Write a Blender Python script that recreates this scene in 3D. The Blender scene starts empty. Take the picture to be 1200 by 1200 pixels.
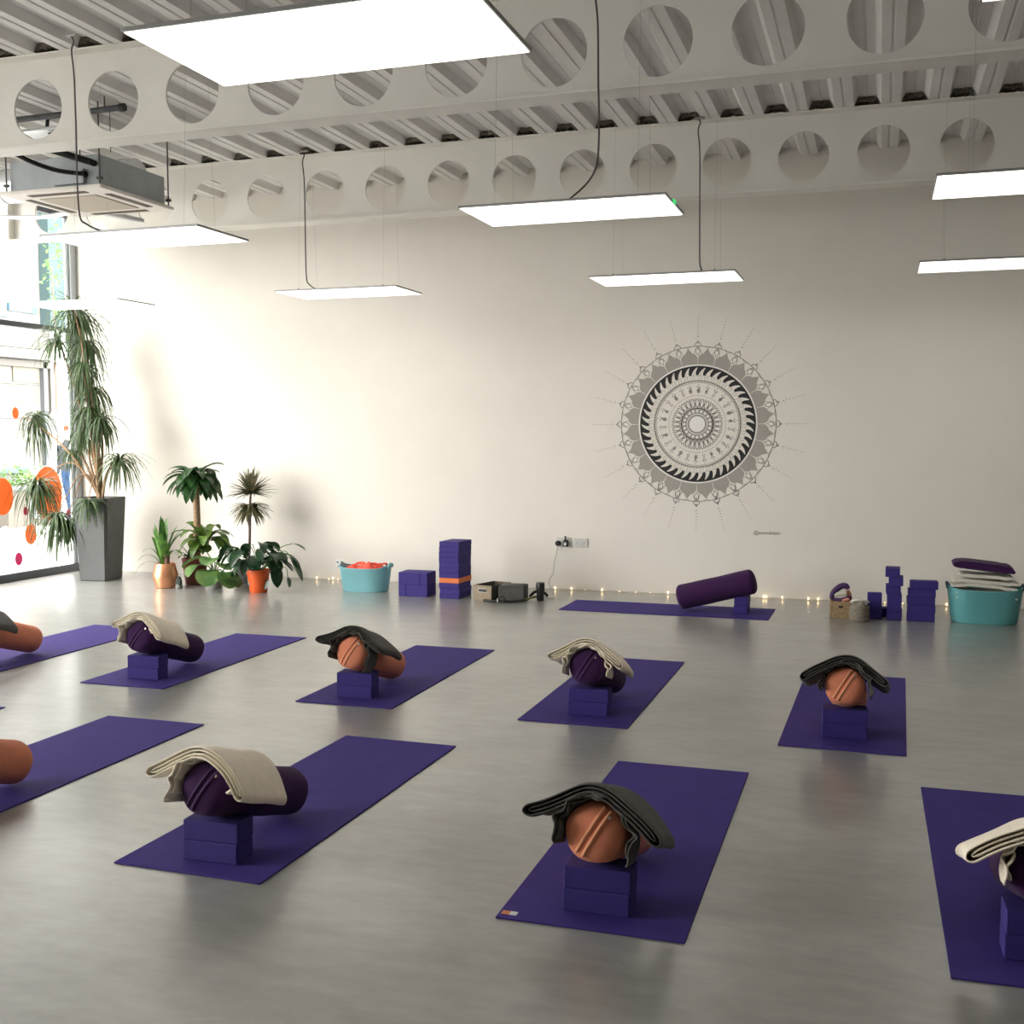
import bpy, bmesh, math, random
from mathutils import Vector, Matrix
PI = math.pi
C = bpy.context.scene.collection
rnd = random.Random(7)

# ------------------------------------------------------------------ camera
FPX, YAW, PIT, ROL, CH = 1319.954, .3148, .0693, -.0016, 1.5563
Fv = Vector((-math.sin(YAW)*math.cos(PIT), math.cos(YAW)*math.cos(PIT), -math.sin(PIT)))
Rv = Vector((math.cos(YAW), math.sin(YAW), 0)); Uv = Rv.cross(Fv)
Rv, Uv = Rv*math.cos(ROL)+Uv*math.sin(ROL), -Rv*math.sin(ROL)+Uv*math.cos(ROL)
cam = bpy.data.cameras.new('camera'); cam.sensor_width = 36; cam.lens = 36*FPX/1200; cam.clip_end = 200
co = bpy.data.objects.new('camera', cam); C.objects.link(co)
co.matrix_world = Matrix(((Rv.x, Uv.x, -Fv.x, 0), (Rv.y, Uv.y, -Fv.y, 0), (Rv.z, Uv.z, -Fv.z, CH), (0, 0, 0, 1)))
bpy.context.scene.camera = co

def at(px, py, Y):
    a = Fv + Rv*(px-600)/FPX + Uv*(600-py)/FPX
    return Vector((0, 0, CH)) + a*(Y/a.y)

# ------------------------------------------------------------------ materials
def nt(name):
    m = bpy.data.materials.new(name); m.use_nodes = True
    return m, m.node_tree.nodes, m.node_tree.links, m.node_tree.nodes['Principled BSDF']
def mat(name, col, rough=.6, metal=0, noise=0, scale=20, bump=0, bscale=200, spec=.5, stretch=None, emit=None, sheen=0, trans=0):
    m, N, L, b = nt(name)
    b.inputs['Base Color'].default_value = (*col, 1); b.inputs['Roughness'].default_value = rough
    b.inputs['Metallic'].default_value = metal; b.inputs['Specular IOR Level'].default_value = spec
    if sheen: b.inputs['Sheen Weight'].default_value = sheen
    if noise or bump:
        tc = N.new('ShaderNodeTexCoord'); src = tc.outputs['Object']
        if stretch:
            mp = N.new('ShaderNodeMapping'); mp.inputs['Scale'].default_value = stretch
            L.new(src, mp.inputs['Vector']); src = mp.outputs['Vector']
    if noise:
        n = N.new('ShaderNodeTexNoise'); n.inputs['Scale'].default_value = scale; n.inputs['Detail'].default_value = 5
        L.new(src, n.inputs['Vector'])
        r = N.new('ShaderNodeMapRange'); r.inputs['To Min'].default_value = 1-noise; r.inputs['To Max'].default_value = 1+noise
        r.inputs['From Min'].default_value = .3; r.inputs['From Max'].default_value = .7
        L.new(n.outputs['Fac'], r.inputs['Value'])
        mx = N.new('ShaderNodeVectorMath'); mx.operation = 'SCALE'; mx.inputs[0].default_value = col
        L.new(r.outputs['Result'], mx.inputs['Scale']); L.new(mx.outputs['Vector'], b.inputs['Base Color'])
    if bump:
        n2 = N.new('ShaderNodeTexNoise'); n2.inputs['Scale'].default_value = bscale; n2.inputs['Detail'].default_value = 3
        L.new(src, n2.inputs['Vector'])
        bp = N.new('ShaderNodeBump'); bp.inputs['Strength'].default_value = bump; bp.inputs['Distance'].default_value = .004
        L.new(n2.outputs['Fac'], bp.inputs['Height']); L.new(bp.outputs['Normal'], b.inputs['Normal'])
    if emit:
        b.inputs['Emission Color'].default_value = (*emit[0], 1); b.inputs['Emission Strength'].default_value = emit[1]
    return m

def floor_mat():
    m, N, L, b = nt('polished_concrete')
    tc = N.new('ShaderNodeTexCoord')
    mp = N.new('ShaderNodeMapping'); mp.inputs['Scale'].default_value = (1, 2.2, 1); L.new(tc.outputs['Object'], mp.inputs['Vector'])
    n1 = N.new('ShaderNodeTexNoise'); n1.inputs['Scale'].default_value = 1.6; n1.inputs['Detail'].default_value = 9; n1.inputs['Roughness'].default_value = .62
    n2 = N.new('ShaderNodeTexNoise'); n2.inputs['Scale'].default_value = 7; n2.inputs['Detail'].default_value = 6; n2.inputs['Roughness'].default_value = .6
    n3 = N.new('ShaderNodeTexNoise'); n3.inputs['Scale'].default_value = .9; n3.inputs['Detail'].default_value = 4
    for n in (n1, n2, n3): L.new(mp.outputs['Vector'], n.inputs['Vector'])
    ad = N.new('ShaderNodeMath'); ad.operation = 'ADD'; L.new(n1.outputs['Fac'], ad.inputs[0]); L.new(n2.outputs['Fac'], ad.inputs[1])
    cr = N.new('ShaderNodeMapRange'); cr.inputs['From Min'].default_value = .75; cr.inputs['From Max'].default_value = 1.25
    L.new(ad.outputs[0], cr.inputs['Value'])
    mx = N.new('ShaderNodeMix'); mx.data_type = 'RGBA'; mx.inputs[6].default_value = (.245, .242, .226, 1); mx.inputs[7].default_value = (.325, .321, .302, 1)
    L.new(cr.outputs['Result'], mx.inputs[0])
    w = N.new('ShaderNodeMapRange'); w.inputs['From Min'].default_value = .55; w.inputs['From Max'].default_value = .8; w.inputs['To Max'].default_value = .5
    L.new(n3.outputs['Fac'], w.inputs['Value'])
    mx2 = N.new('ShaderNodeMix'); mx2.data_type = 'RGBA'; mx2.inputs[7].default_value = (.29, .262, .232, 1)
    L.new(w.outputs['Result'], mx2.inputs[0]); L.new(mx.outputs[2], mx2.inputs[6]); L.new(mx2.outputs[2], b.inputs['Base Color'])
    rr = N.new('ShaderNodeMapRange'); rr.inputs['To Min'].default_value = .33; rr.inputs['To Max'].default_value = .36; L.new(n2.outputs['Fac'], rr.inputs['Value'])
    L.new(rr.outputs['Result'], b.inputs['Roughness']); b.inputs['Specular IOR Level'].default_value = .5; b.inputs['Coat Weight'].default_value = .8; b.inputs['Coat Roughness'].default_value = .24; b.inputs['Coat IOR'].default_value = 1.55
    return m

def translucent(m, fac, col=None):
    N = m.node_tree.nodes; L = m.node_tree.links; b = N['Principled BSDF']; o = N['Material Output']
    t = N.new('ShaderNodeBsdfTranslucent'); mx = N.new('ShaderNodeMixShader'); mx.inputs[0].default_value = fac
    if b.inputs['Base Color'].links: L.new(b.inputs['Base Color'].links[0].from_socket, t.inputs[0])
    else: t.inputs[0].default_value = b.inputs['Base Color'].default_value
    L.new(b.outputs[0], mx.inputs[1]); L.new(t.outputs[0], mx.inputs[2]); L.new(mx.outputs[0], o.inputs[0]); return m

def glass_mat(name, tint=(1, 1, 1), gl=.05):
    m = bpy.data.materials.new(name); m.use_nodes = True; N = m.node_tree.nodes; L = m.node_tree.links; N.clear()
    o = N.new('ShaderNodeOutputMaterial'); t = N.new('ShaderNodeBsdfTransparent'); t.inputs[0].default_value = (*tint, 1)
    g = N.new('ShaderNodeBsdfGlossy'); g.inputs['Roughness'].default_value = .02
    lw = N.new('ShaderNodeFresnel'); lw.inputs[0].default_value = 1.3
    ge = N.new('ShaderNodeNewGeometry'); iv = N.new('ShaderNodeMath'); iv.operation = 'SUBTRACT'; iv.inputs[0].default_value = 1; L.new(ge.outputs['Backfacing'], iv.inputs[1])
    mu_ = N.new('ShaderNodeMath'); mu_.operation = 'MULTIPLY'; L.new(iv.outputs[0], mu_.inputs[0]); L.new(lw.outputs[0], mu_.inputs[1])
    mx = N.new('ShaderNodeMixShader'); L.new(mu_.outputs[0], mx.inputs[0]); L.new(t.outputs[0], mx.inputs[1]); L.new(g.outputs[0], mx.inputs[2])
    L.new(mx.outputs[0], o.inputs[0]); return m

def leaf_mat(name, c1, c2, rough=.42, scale=14):
    m, N, L, b = nt(name)
    tc = N.new('ShaderNodeTexCoord'); n = N.new('ShaderNodeTexNoise'); n.inputs['Scale'].default_value = scale; n.inputs['Detail'].default_value = 3
    L.new(tc.outputs['Object'], n.inputs['Vector'])
    r = N.new('ShaderNodeMapRange'); r.inputs['From Min'].default_value = .35; r.inputs['From Max'].default_value = .65; L.new(n.outputs['Fac'], r.inputs['Value'])
    mx = N.new('ShaderNodeMix'); mx.data_type = 'RGBA'; mx.inputs[6].default_value = (*c1, 1); mx.inputs[7].default_value = (*c2, 1)
    L.new(r.outputs['Result'], mx.inputs[0]); L.new(mx.outputs[2], b.inputs['Base Color']); b.inputs['Roughness'].default_value = rough
    b.inputs['Subsurface Weight'].default_value = 0
    return m

M = dict(
 floor=floor_mat(),
 wall=mat('white_painted_wall', (.79, .75, .685), .75, noise=.015, scale=3, bump=.05, bscale=60),
 wallside=mat('bounce_cutting_wall', (.36, .33, .29), .8, noise=.03, scale=3),  # unseen walls, toned darker to cut the bounce light
 deck=mat('white_painted_steel_deck', (.74, .725, .70), .55, noise=.04, scale=5),
 beam=mat('white_painted_beam', (.81, .785, .73), .6, noise=.02, scale=4),
 foam=mat('dark_foam', (.14, .12, .09), .95, noise=.5, scale=60, bump=1, bscale=120),
 frame=mat('grey_window_frame', (.075, .085, .10), .45),
 post=mat('grey_corner_post', (.36, .38, .40), .5),
 framelite=mat('pale_window_bead', (.7, .78, .82), .4),
 glass=glass_mat('window_glass'),
 mat=mat('purple_yoga_mat', (.043, .024, .195), .8, noise=.08, scale=9, bump=.25, bscale=400, spec=.3),
 brick=mat('purple_foam', (.034, .020, .185), .8, noise=.06, scale=30, bump=.15, bscale=300),
 orangebrick=mat('orange_foam', (.75, .19, .05), .7, noise=.05, scale=30),
 salmon=mat('salmon_cotton', (.72, .25, .14), .9, noise=.05, scale=30, bump=.3, bscale=350, sheen=.08, spec=.3),
 salmonstrap=mat('salmon_strap', (.80, .36, .20), .8, bump=.3, bscale=350),
 plum=mat('plum_cotton', (.040, .009, .062), .9, noise=.08, scale=30, bump=.3, bscale=350, sheen=.06, spec=.25),
 plumstrap=mat('plum_strap', (.055, .016, .085), .8),
 metal=mat('eyelet_metal', (.6, .55, .5), .35, 1),
 cream=mat('cream_felt', (.88, .80, .655), .92, noise=.05, scale=25, bump=.5, bscale=220, sheen=.15),
 charcoal=mat('charcoal_felt', (.085, .081, .073), .95, noise=.3, scale=70, bump=.6, bscale=220, sheen=.12, spec=.2),
 tag=mat('tag_orange', (.6, .2, .06), .6), tagw=mat('tag_white', (.7, .7, .66), .6),
 lampframe=mat('grey_lamp_frame', (.38, .38, .38), .4, .3),
 lamp=mat('lit_diffuser', (.9, .9, .9), .5, emit=((1, .945, .87), 3.1)),
 wire=mat('suspension_wire', (.35, .34, .32), .4, .6),
 cable=mat('dark_grey_cable', (.09, .08, .075), .6),
 led=mat('green_led', (.05, .6, .15), .4, emit=((.05, .8, .2), 1.0)),
 acbody=mat('galvanised_casing', (.36, .39, .41), .45, .35, noise=.08, scale=8),
 acpanel=mat('cream_plastic', (.78, .74, .68), .5), acgrille=mat('beige_grille', (.47, .41, .33), .6, noise=.08, scale=120),
 black=mat('black_plastic', (.012, .012, .013), .5), slot=mat('dark_slot', (.10, .07, .05), .7),
 duct=mat('spiral_duct_steel', (.55, .56, .57), .35, .7), lag=mat('black_pipe_insulation', (.02, .02, .022), .8),
 foil=mat('silver_foil', (.7, .7, .7), .3, .6),
 planter=mat('dark_grey_planter', (.052, .055, .054), .42, noise=.07, scale=12), soil=mat('soil', (.05, .035, .025), .95, bump=1, bscale=60),
 copper=mat('copper_pot_glaze', (.78, .36, .20), .32, .75), redpot=mat('oxblood_pot', (.13, .022, .016), .45), orangepot=mat('orange_plastic_pot', (.85, .13, .025), .4), greypot=mat('grey_pot', (.20, .20, .185), .6),
 bark=mat('tan_bark', (.30, .19, .11), .85, noise=.3, scale=35, bump=.6, bscale=80), stump=mat('brown_cane', (.12, .065, .045), .8, noise=.3, scale=30), greybark=mat('grey_cane', (.20, .14, .12), .8, noise=.3, scale=40),
 drac=leaf_mat('dracaena_leaf', (.030, .070, .022), (.10, .15, .06)), strap=leaf_mat('strap_leaf', (.02, .10, .015), (.12, .26, .04)),
 corn=leaf_mat('corn_plant_leaf', (.008, .045, .010), (.035, .10, .02)), cornlow=leaf_mat('light_corn_leaf', (.03, .11, .015), (.16, .25, .04)),
 marg=leaf_mat('marginata_leaf', (.09, .11, .055), (.26, .22, .12)), rnd=leaf_mat('round_leaf', (.045, .13, .03), (.15, .25, .07), scale=9),
 lily=leaf_mat('dark_glossy_leaf', (.006, .030, .012), (.02, .07, .022), .3), cactus=leaf_mat('dark_cactus', (.01, .02, .014), (.03, .05, .03), .7),
 tub=mat('turquoise_rubber', (.22, .50, .54), .5, noise=.03, scale=8), tub2=mat('teal_rubber', (.13, .42, .44), .5), tubdark=mat('dark_inside', (.05, .09, .11), .7),
 coral=mat('coral_strap_cotton', (.85, .10, .06), .85, noise=.1, scale=30), white=mat('white_plastic', (.75, .76, .74), .4), socket=mat('socket_plate', (.60, .60, .565), .4), socketslot=mat('socket_slot', (.15, .15, .14), .5),
 woodbox=mat('tan_card', (.30, .235, .165), .8, noise=.12, scale=25), greybox=mat('grey_felt_and_box_shade', (.085, .085, .078), .9, noise=.15, scale=40),  # the grey felt also colours in shade on the tan box's sides
 wicker=mat('tan_woven', (.33, .23, .13), .85, noise=.25, scale=50, bump=.8, bscale=90), wicker2=mat('grey_woven', (.24, .21, .165), .85, noise=.3, scale=60, bump=.8, bscale=90),
 eyepurple=mat('purple_satin', (.06, .018, .10), .6), skin=mat('peach_cloth', (.60, .25, .17), .8), linen=mat('white_linen', (.68, .66, .58), .85, noise=.06, scale=18, bump=.5, bscale=90),
 bulb=mat('fairy_bulb', (1, .8, .5), .4, emit=((1, .70, .35), 7)), fwire=mat('fairy_wire', (.45, .40, .30), .5),
 olive=mat('olive_cord', (.20, .20, .04), .7),
 ink=mat('black_paint', (.012, .012, .012), .6), grey=mat('grey_paint', (.37, .345, .31), .7, noise=.12, scale=150), mid=mat('mid_grey_line', (.16, .155, .15), .7), pale=mat('pale_grey_dot', (.40, .38, .35), .7), chalk=mat('white_paint', (.83, .81, .77), .6),
 sorange=mat('orange_vinyl', (.95, .33, .08), .5), smag=mat('magenta_vinyl', (.72, .045, .24), .5), swhite=mat('white_vinyl', (.85, .87, .88), .5),
 pave=mat('pale_paving', (.30, .30, .29), .8, noise=.05, scale=2), render=mat('cream_render', (.12, .117, .11), .8), yellow=mat('pale_yellow_panel', (.075, .073, .050), .6), fascia=mat('greige_fascia', (.068, .062, .056), .7),
 outgrey=mat('outdoor_grey', (.06, .065, .072), .6), teal=mat('teal_glazing', (.036, .060, .064), .6, spec=.1), blue=mat('blue_panel', (.025, .07, .10), .5), stone=mat('tan_stone', (.085, .075, .062), .8), denim=mat('blue_denim', (.012, .045, .12), .8),
 treeleaf=leaf_mat('street_tree_leaf', (.06, .20, .035), (.16, .34, .08), .6), hair=mat('red_hair', (.35, .06, .03), .7), coat=mat('dark_coat', (.03, .035, .04), .8), skintone=mat('skin', (.6, .36, .26), .6), shoe=mat('shoe', (.06, .05, .05), .6),
)

for k_ in ('sorange', 'smag', 'swhite'): translucent(M[k_], .30 if k_ != 'swhite' else .6)
for k_ in ('drac', 'strap', 'corn', 'cornlow', 'marg', 'rnd', 'lily', 'treeleaf'): translucent(M[k_], .22)
# ------------------------------------------------------------------ helpers
def thing(name, label, cat, loc=(0, 0, 0), rz=0, group=None, rot=None):
    o = bpy.data.objects.new(name, None); C.objects.link(o); o.empty_display_size = .1
    o.location = loc; o.rotation_euler = rot if rot else (0, 0, rz)
    return tag(o, label, cat, group)
def tag(o, label, cat=None, group=None):
    o['label'] = label
    if cat: o['category'] = cat
    if group: o['group'] = group
    return o
def obj(name, bm, m, parent=None, smooth=True, loc=None, rz=0, angle=40, label=None):
    bmesh.ops.recalc_face_normals(bm, faces=bm.faces[:]) if smooth != 'keep' else None
    me = bpy.data.meshes.new(name); bm.to_mesh(me); bm.free()
    for q in (m if isinstance(m, (list, tuple)) else [m]): me.materials.append(M[q])
    if smooth:
        for p in me.polygons: p.use_smooth = True
        me.set_sharp_from_angle(angle=math.radians(angle))
    o = bpy.data.objects.new(name, me); C.objects.link(o)
    if parent: o.parent = parent
    if loc is not None: o.location = loc
    if rz: o.rotation_euler[2] = rz
    if label: o['label'] = label
    return o
def struct(o): o['kind'] = 'structure'; return o
def box(bm, x0, x1, y0, y1, z0, z1, mi=0, bev=0):
    vs = [bm.verts.new((x, y, z)) for x in (x0, x1) for y in (y0, y1) for z in (z0, z1)]
    fs = [bm.faces.new([vs[i] for i in f]) for f in ((0, 1, 3, 2), (4, 6, 7, 5), (0, 4, 5, 1), (2, 3, 7, 6), (0, 2, 6, 4), (1, 5, 7, 3))]
    for f in fs: f.material_index = mi
    if bev:
        es = list({e for f in fs for e in f.edges}); bmesh.ops.bevel(bm, geom=es, offset=bev, segments=2, affect='EDGES', profile=.5)
    return bm
def B(*a, **k): return box(bmesh.new(), *a, **k)
def lathe(prof, seg=32, sx=1, sy=1, bm=None, cx=0, cy=0):
    bm = bm or bmesh.new(); rings = []
    for r, z in prof:
        rings.append([bm.verts.new((cx+sx*r*math.cos(2*PI*i/seg), cy+sy*r*math.sin(2*PI*i/seg), z)) for i in range(seg)] if r > 1e-6 else [bm.verts.new((cx, cy, z))])
    for a, b in zip(rings, rings[1:]):
        for i in range(seg):
            j = (i+1) % seg
            if len(a) == 1 and len(b) == 1: continue
            if len(a) == 1: bm.faces.new((a[0], b[i], b[j]))
            elif len(b) == 1: bm.faces.new((a[i], b[0], a[j]))
            else: bm.faces.new((a[i], b[i], b[j], a[j]))
    return bm
def smoothpath(pts, n=6):
    pts = [Vector(p) for p in pts]; out = []
    for i in range(len(pts)-1):
        p0 = pts[max(i-1, 0)]; p1 = pts[i]; p2 = pts[i+1]; p3 = pts[min(i+2, len(pts)-1)]
        for k in range(n):
            t = k/n
            out.append(.5*((2*p1)+(p2-p0)*t+(2*p0-5*p1+4*p2-p3)*t*t+(3*p1-p0-3*p2+p3)*t**3))
    out.append(pts[-1]); return out
def tube(bm, pts, r, seg=8, cap=True, sm=0):
    if sm: pts = smoothpath(pts, sm)
    pts = [Vector(p) for p in pts]; n = len(pts); rr = r if callable(r) else (lambda t: r)
    up = None; prev = None; rings = []
    for i, p in enumerate(pts):
        d = (pts[min(i+1, n-1)]-pts[max(i-1, 0)]).normalized()
        if up is None: up = d.orthogonal().normalized()
        up = (up-d*up.dot(d)).normalized(); w = d.cross(up); q = rr(i/(n-1))
        rings.append([bm.verts.new(p+up*q*math.cos(2*PI*k/seg)+w*q*math.sin(2*PI*k/seg)) for k in range(seg)])
    for a, b in zip(rings, rings[1:]):
        for k in range(seg): bm.faces.new((a[k], a[(k+1) % seg], b[(k+1) % seg], b[k]))
    if cap: bm.faces.new(rings[0][::-1]); bm.faces.new(rings[-1])
    return bm
def T(pts, r, **k): return tube(bmesh.new(), pts, r, **k)
def grid(bm, fn, nu, nv):
    vs = [[bm.verts.new(fn(i/nu, j/nv)) for j in range(nv+1)] for i in range(nu+1)]
    for i in range(nu):
        for j in range(nv): bm.faces.new((vs[i][j], vs[i+1][j], vs[i+1][j+1], vs[i][j+1]))
    return vs

# ------------------------------------------------------------------ the room
WX, WY, RX, BY, DZ = -8.72, 10.80, 5.2, -3.0, 4.10
TOP = DZ+.13
bm = bmesh.new(); bmesh.ops.create_grid(bm, x_segments=1, y_segments=1, size=1)
for v in bm.verts: v.co = Vector((WX-.1 if v.co.x < 0 else RX+.2, BY-.2 if v.co.y < 0 else WY+.2, 0))
box(bm, WX-.1, RX+.2, BY-.2, WY+.2, -.2, -.001)
struct(obj('floor', bm, 'floor', smooth=False))
struct(obj('wall_back', B(WX-.1, RX+.2, WY, WY+.2, -.001, TOP+.05), 'wall', smooth=False))
struct(obj('wall_right', B(RX, RX+.2, BY, WY, -.001, TOP+.05), 'wallside', smooth=False))
struct(obj('wall_front', B(WX-.1, RX+.2, BY-.2, BY, -.001, TOP+.05), 'wallside', smooth=False))
# trapezoidal roof deck: ribs run along the room's depth
per = .3456; prof = []; PH0 = at(1016, 124, 9.41).x-.239-per*29
x = PH0
while x < RX+.15:
    prof += [(x, DZ), (x+.060, DZ), (x+.066, DZ+.008), (x+.078, DZ+.008), (x+.084, DZ), (x+.145, DZ), (x+.172, DZ+.062), (x+.232, DZ+.062), (x+.236, DZ+.056), (x+.244, DZ+.056), (x+.248, DZ+.062), (x+.306, DZ+.062)]
    x += per
prof.append((x, DZ)); prof = [p for p in prof if p[0] > WX-.12]
bm = bmesh.new()
a = [bm.verts.new((p[0], BY-.1, p[1])) for p in prof]; b = [bm.verts.new((p[0], WY+.1, p[1])) for p in prof]
for i in range(len(a)-1): bm.faces.new((a[i], a[i+1], b[i+1], b[i]))
c = [bm.verts.new((q, w, TOP+.02)) for q, w in ((WX-.1, BY-.1), (RX+.2, BY-.1), (RX+.2, WY+.1), (WX-.1, WY+.1))]; bm.faces.new(c)
ceil = struct(obj('ceiling', bm, 'deck', smooth=False))
# dark foam closers in the troughs above the beams
fr = random.Random(3)
BEAMS = (6.458, 9.46)
def closer(xa, Y):
    bm = bmesh.new(); n = 9; lo = []; hi = []
    for i in range(n+1):
        t = i/n; xx = xa+.150+.178*t
        top = DZ+.060 if .16 < t < .84 else DZ+.060*min(t, 1-t)/.16
        lo.append((xx, DZ+.001+(.012+.022*fr.random())*(1 if 0 < i < n else 0))); hi.append((xx, max(top, DZ+.006)))
    for yy in (Y-.07, Y+.05):
        pass
    v = [[bm.verts.new((p[0], yy+fr.uniform(-.006, .006), p[1])) for p in lo+hi[::-1]] for yy in (Y-.06, Y+.05)]
    bm.faces.new(v[0]); bm.faces.new(v[1][::-1]); m_ = len(v[0])
    for k in range(m_): bm.faces.new((v[0][k], v[0][(k+1) % m_], v[1][(k+1) % m_], v[1][k]))
    obj('foam_closer', bm, 'foam', ceil, smooth=False)
x = PH0
k = 0
while x < 3.0:
    if x > -8.9 and x < 2.2: closer(x, BEAMS[1]-.05)
    if -7.6 < x < .8: closer(x, BEAMS[0]-.05)
    x += per

# beams with round openings
def beam(Y, x0, x1, hx, pitch, nlo, nhi, label):
    t = thing('perforated_beam', label, 'beam', (0, Y, 3.50))
    bm = bmesh.new(); R_ = .198; zc = .264; H_ = .59; th = .008; S = 40
    def V(x, z): return [bm.verts.new((x, -th, z)), bm.verts.new((x, th, z))]
    def rect(xa, xb): box(bm, xa, xb, -th, th, .012, H_)
    xs = [hx+pitch*i for i in range(nlo, nhi+1)]
    rect(x0, xs[0]-pitch/2); rect(xs[-1]+pitch/2, x1)
    for cx in xs:
        inner = []; outer = []
        for k in range(S):
            a_ = 2*PI*k/S+PI/S; ca, sa = math.cos(a_), math.sin(a_)
            inner.append(V(cx+R_*ca, zc+R_*sa))
            hz = (H_-zc) if sa > 0 else (zc-.012)
            s = min(pitch/2/abs(ca) if abs(ca) > 1e-6 else 9, hz/abs(sa) if abs(sa) > 1e-6 else 9)
            outer.append(V(cx+s*ca, zc+s*sa))
        for k in range(S):
            j = (k+1) % S
            for q in (0, 1):
                f = [inner[k][q], outer[k][q], outer[j][q], inner[j][q]]
                bm.faces.new(f if q == 0 else f[::-1])
            bm.faces.new((inner[k][0], inner[j][0], inner[j][1], inner[k][1]))
        for (sx_, z_) in ((-1, .012), (1, .012), (-1, H_), (1, H_)):   # corners of the cell
            pc = [o for o in outer if (o[0].co.x-cx)*sx_ > 0 and ((z_ > .3) == (o[0].co.z-zc > 0))]
            pa = min(pc, key=lambda o: abs(abs(o[0].co.x-cx)-pitch/2)*1e3+abs(o[0].co.z-z_)); pb = min(pc, key=lambda o: abs(o[0].co.z-z_)*1e3+abs(abs(o[0].co.x-cx)-pitch/2))
            for q in (0, 1):
                yy = (-th, th)[q]; cv = bm.verts.new((cx+sx_*pitch/2, yy, z_)); bm.faces.new((pa[q], pb[q], cv))
    obj('web', bm, 'beam', t, smooth=False)
    obj('bottom_flange', B(x0, x1, -.095, .095, -.004, .012, bev=.002), 'beam', t, smooth=False)
    obj('top_flange', B(x0, x1, -.095, .095, H_, H_+.010), 'beam', t, smooth=False)
    obj('end_plate', B(x0-.012, x0, -.095, .095, 0, H_), 'beam', t, smooth=False)
    return t
beam(6.458, WX+.35, RX, -5.488, .608, -5, 17, 'white perforated steel beam with large round holes, nearer of the two crossing the ceiling')
beam(9.46, WX+.35, RX, -6.093, .608, -3, 18, 'white perforated steel beam with round holes, farther one close to the back wall')

# window wall
def win_part(name, bm, m, p=None): return obj(name, bm, m, p, smooth=False)
GX = WX-.04
ys = [WY-.06, 9.32, 7.82, 6.32, 4.82, 3.32, 1.82, .32, -1.18, BY+.05]
struct(obj('wall_left_light_block', B(WX-.1, WX, 2.5, 5.2, 0, TOP+.05), 'wall', smooth=False))  # unseen solid stretches added to block part of the window light
struct(obj('wall_left_light_block', B(WX-.1, WX, BY, -.6, 0, TOP+.05), 'wall', smooth=False))
w1 = struct(thing('window_1', 'tall grey-framed shopfront glazing on the left wall', 'window', (WX, 0, 0)))
del w1['label']; del w1['category']
win_part('bottom_rail', B(-.06, .01, BY, WY, 0, .085), 'frame', w1)
win_part('transom', B(-.08, .0, BY, WY, 2.70, 2.755), 'frame', w1)
win_part('head_rail', B(-.06, .0, BY, WY, DZ-.12, TOP), 'frame', w1)
for i, y in enumerate(ys):
    win_part('mullion', B(-.05, .0, y-.035 if i else WY-.10, y+.035 if i else WY, 0, DZ), 'frame' if i else 'post', w1)
win_part('glazing_bead', B(-.050, -.030, WY-.15, WY-.10, .085, DZ-.12), 'framelite', w1)
for i in range(len(ys)-1):
    for z0, z1 in ((.085, 2.70), (2.755, DZ-.12)):
        win_part('pane', B(-.046, -.040, ys[i+1]+.035, ys[i]-.035 if i else WY-.15, z0, z1), 'glass', w1)

# round vinyl dots on the glass (on the room side)
stk = [((3, 582), .195, 'sorange', 'large orange vinyl dot on the window glass at the left picture edge'),
 ((56, 578), .295, 'sorange', 'largest orange vinyl dot, behind the drooping plant leaves'),
 ((36, 626), .112, 'sorange', 'small orange vinyl dot below the largest orange one'),
 ((18, 484), .062, 'sorange', 'small orange vinyl dot high on the glass beside the drooping leaf head'),
 ((22, 655), .070, 'smag', 'magenta vinyl dot lowest on the window glass'),
 ((30, 599), .044, 'smag', 'small magenta vinyl dot between the two large orange dots'),
 ((80, 601), .045, 'smag', 'magenta vinyl dot on the glass next to the dark planter rim'),
 ((51, 652.5), .014, 'smag', 'tiny magenta vinyl dot low on the glass near the planter'),
 ((-3, 487), .05, 'smag', 'magenta vinyl dot cut off by the left edge'),
 ((65, 495), .14, 'swhite', 'white vinyl dot on the glass beside the grey corner post'),
 ((6, 633), .15, 'swhite', 'white vinyl dot below the large orange dot at the left edge'),
 ((44, 592), .15, 'swhite', 'white vinyl dot partly under the largest orange dot'),
 ((81, 537), .07, 'swhite', 'small white vinyl dot near the corner post above the planter')]
for i, ((px, py), r, m_, lab) in enumerate(stk):
    a_ = Fv+Rv*(px-600)/FPX+Uv*(600-py)/FPX; p = Vector((0, 0, CH))+a_*((WX-.038)/a_.x)
    bm = bmesh.new(); vs = []
    dx = .0005*(1+(m_ != 'swhite'))
    for q in (0, .0006+dx):
        vs.append([bm.verts.new((q, r*.78*math.cos(2*PI*k/36), r*math.sin(2*PI*k/36))) for k in range(36)])
    bm.faces.new(vs[0]); bm.faces.new(vs[1])
    for k in range(36): bm.faces.new((vs[0][k], vs[0][(k+1) % 36], vs[1][(k+1) % 36], vs[1][k]))
    tag(obj('vinyl_dot', bm, m_, smooth=False, loc=p), lab, 'sticker', 'coloured vinyl dots on the window')

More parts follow.
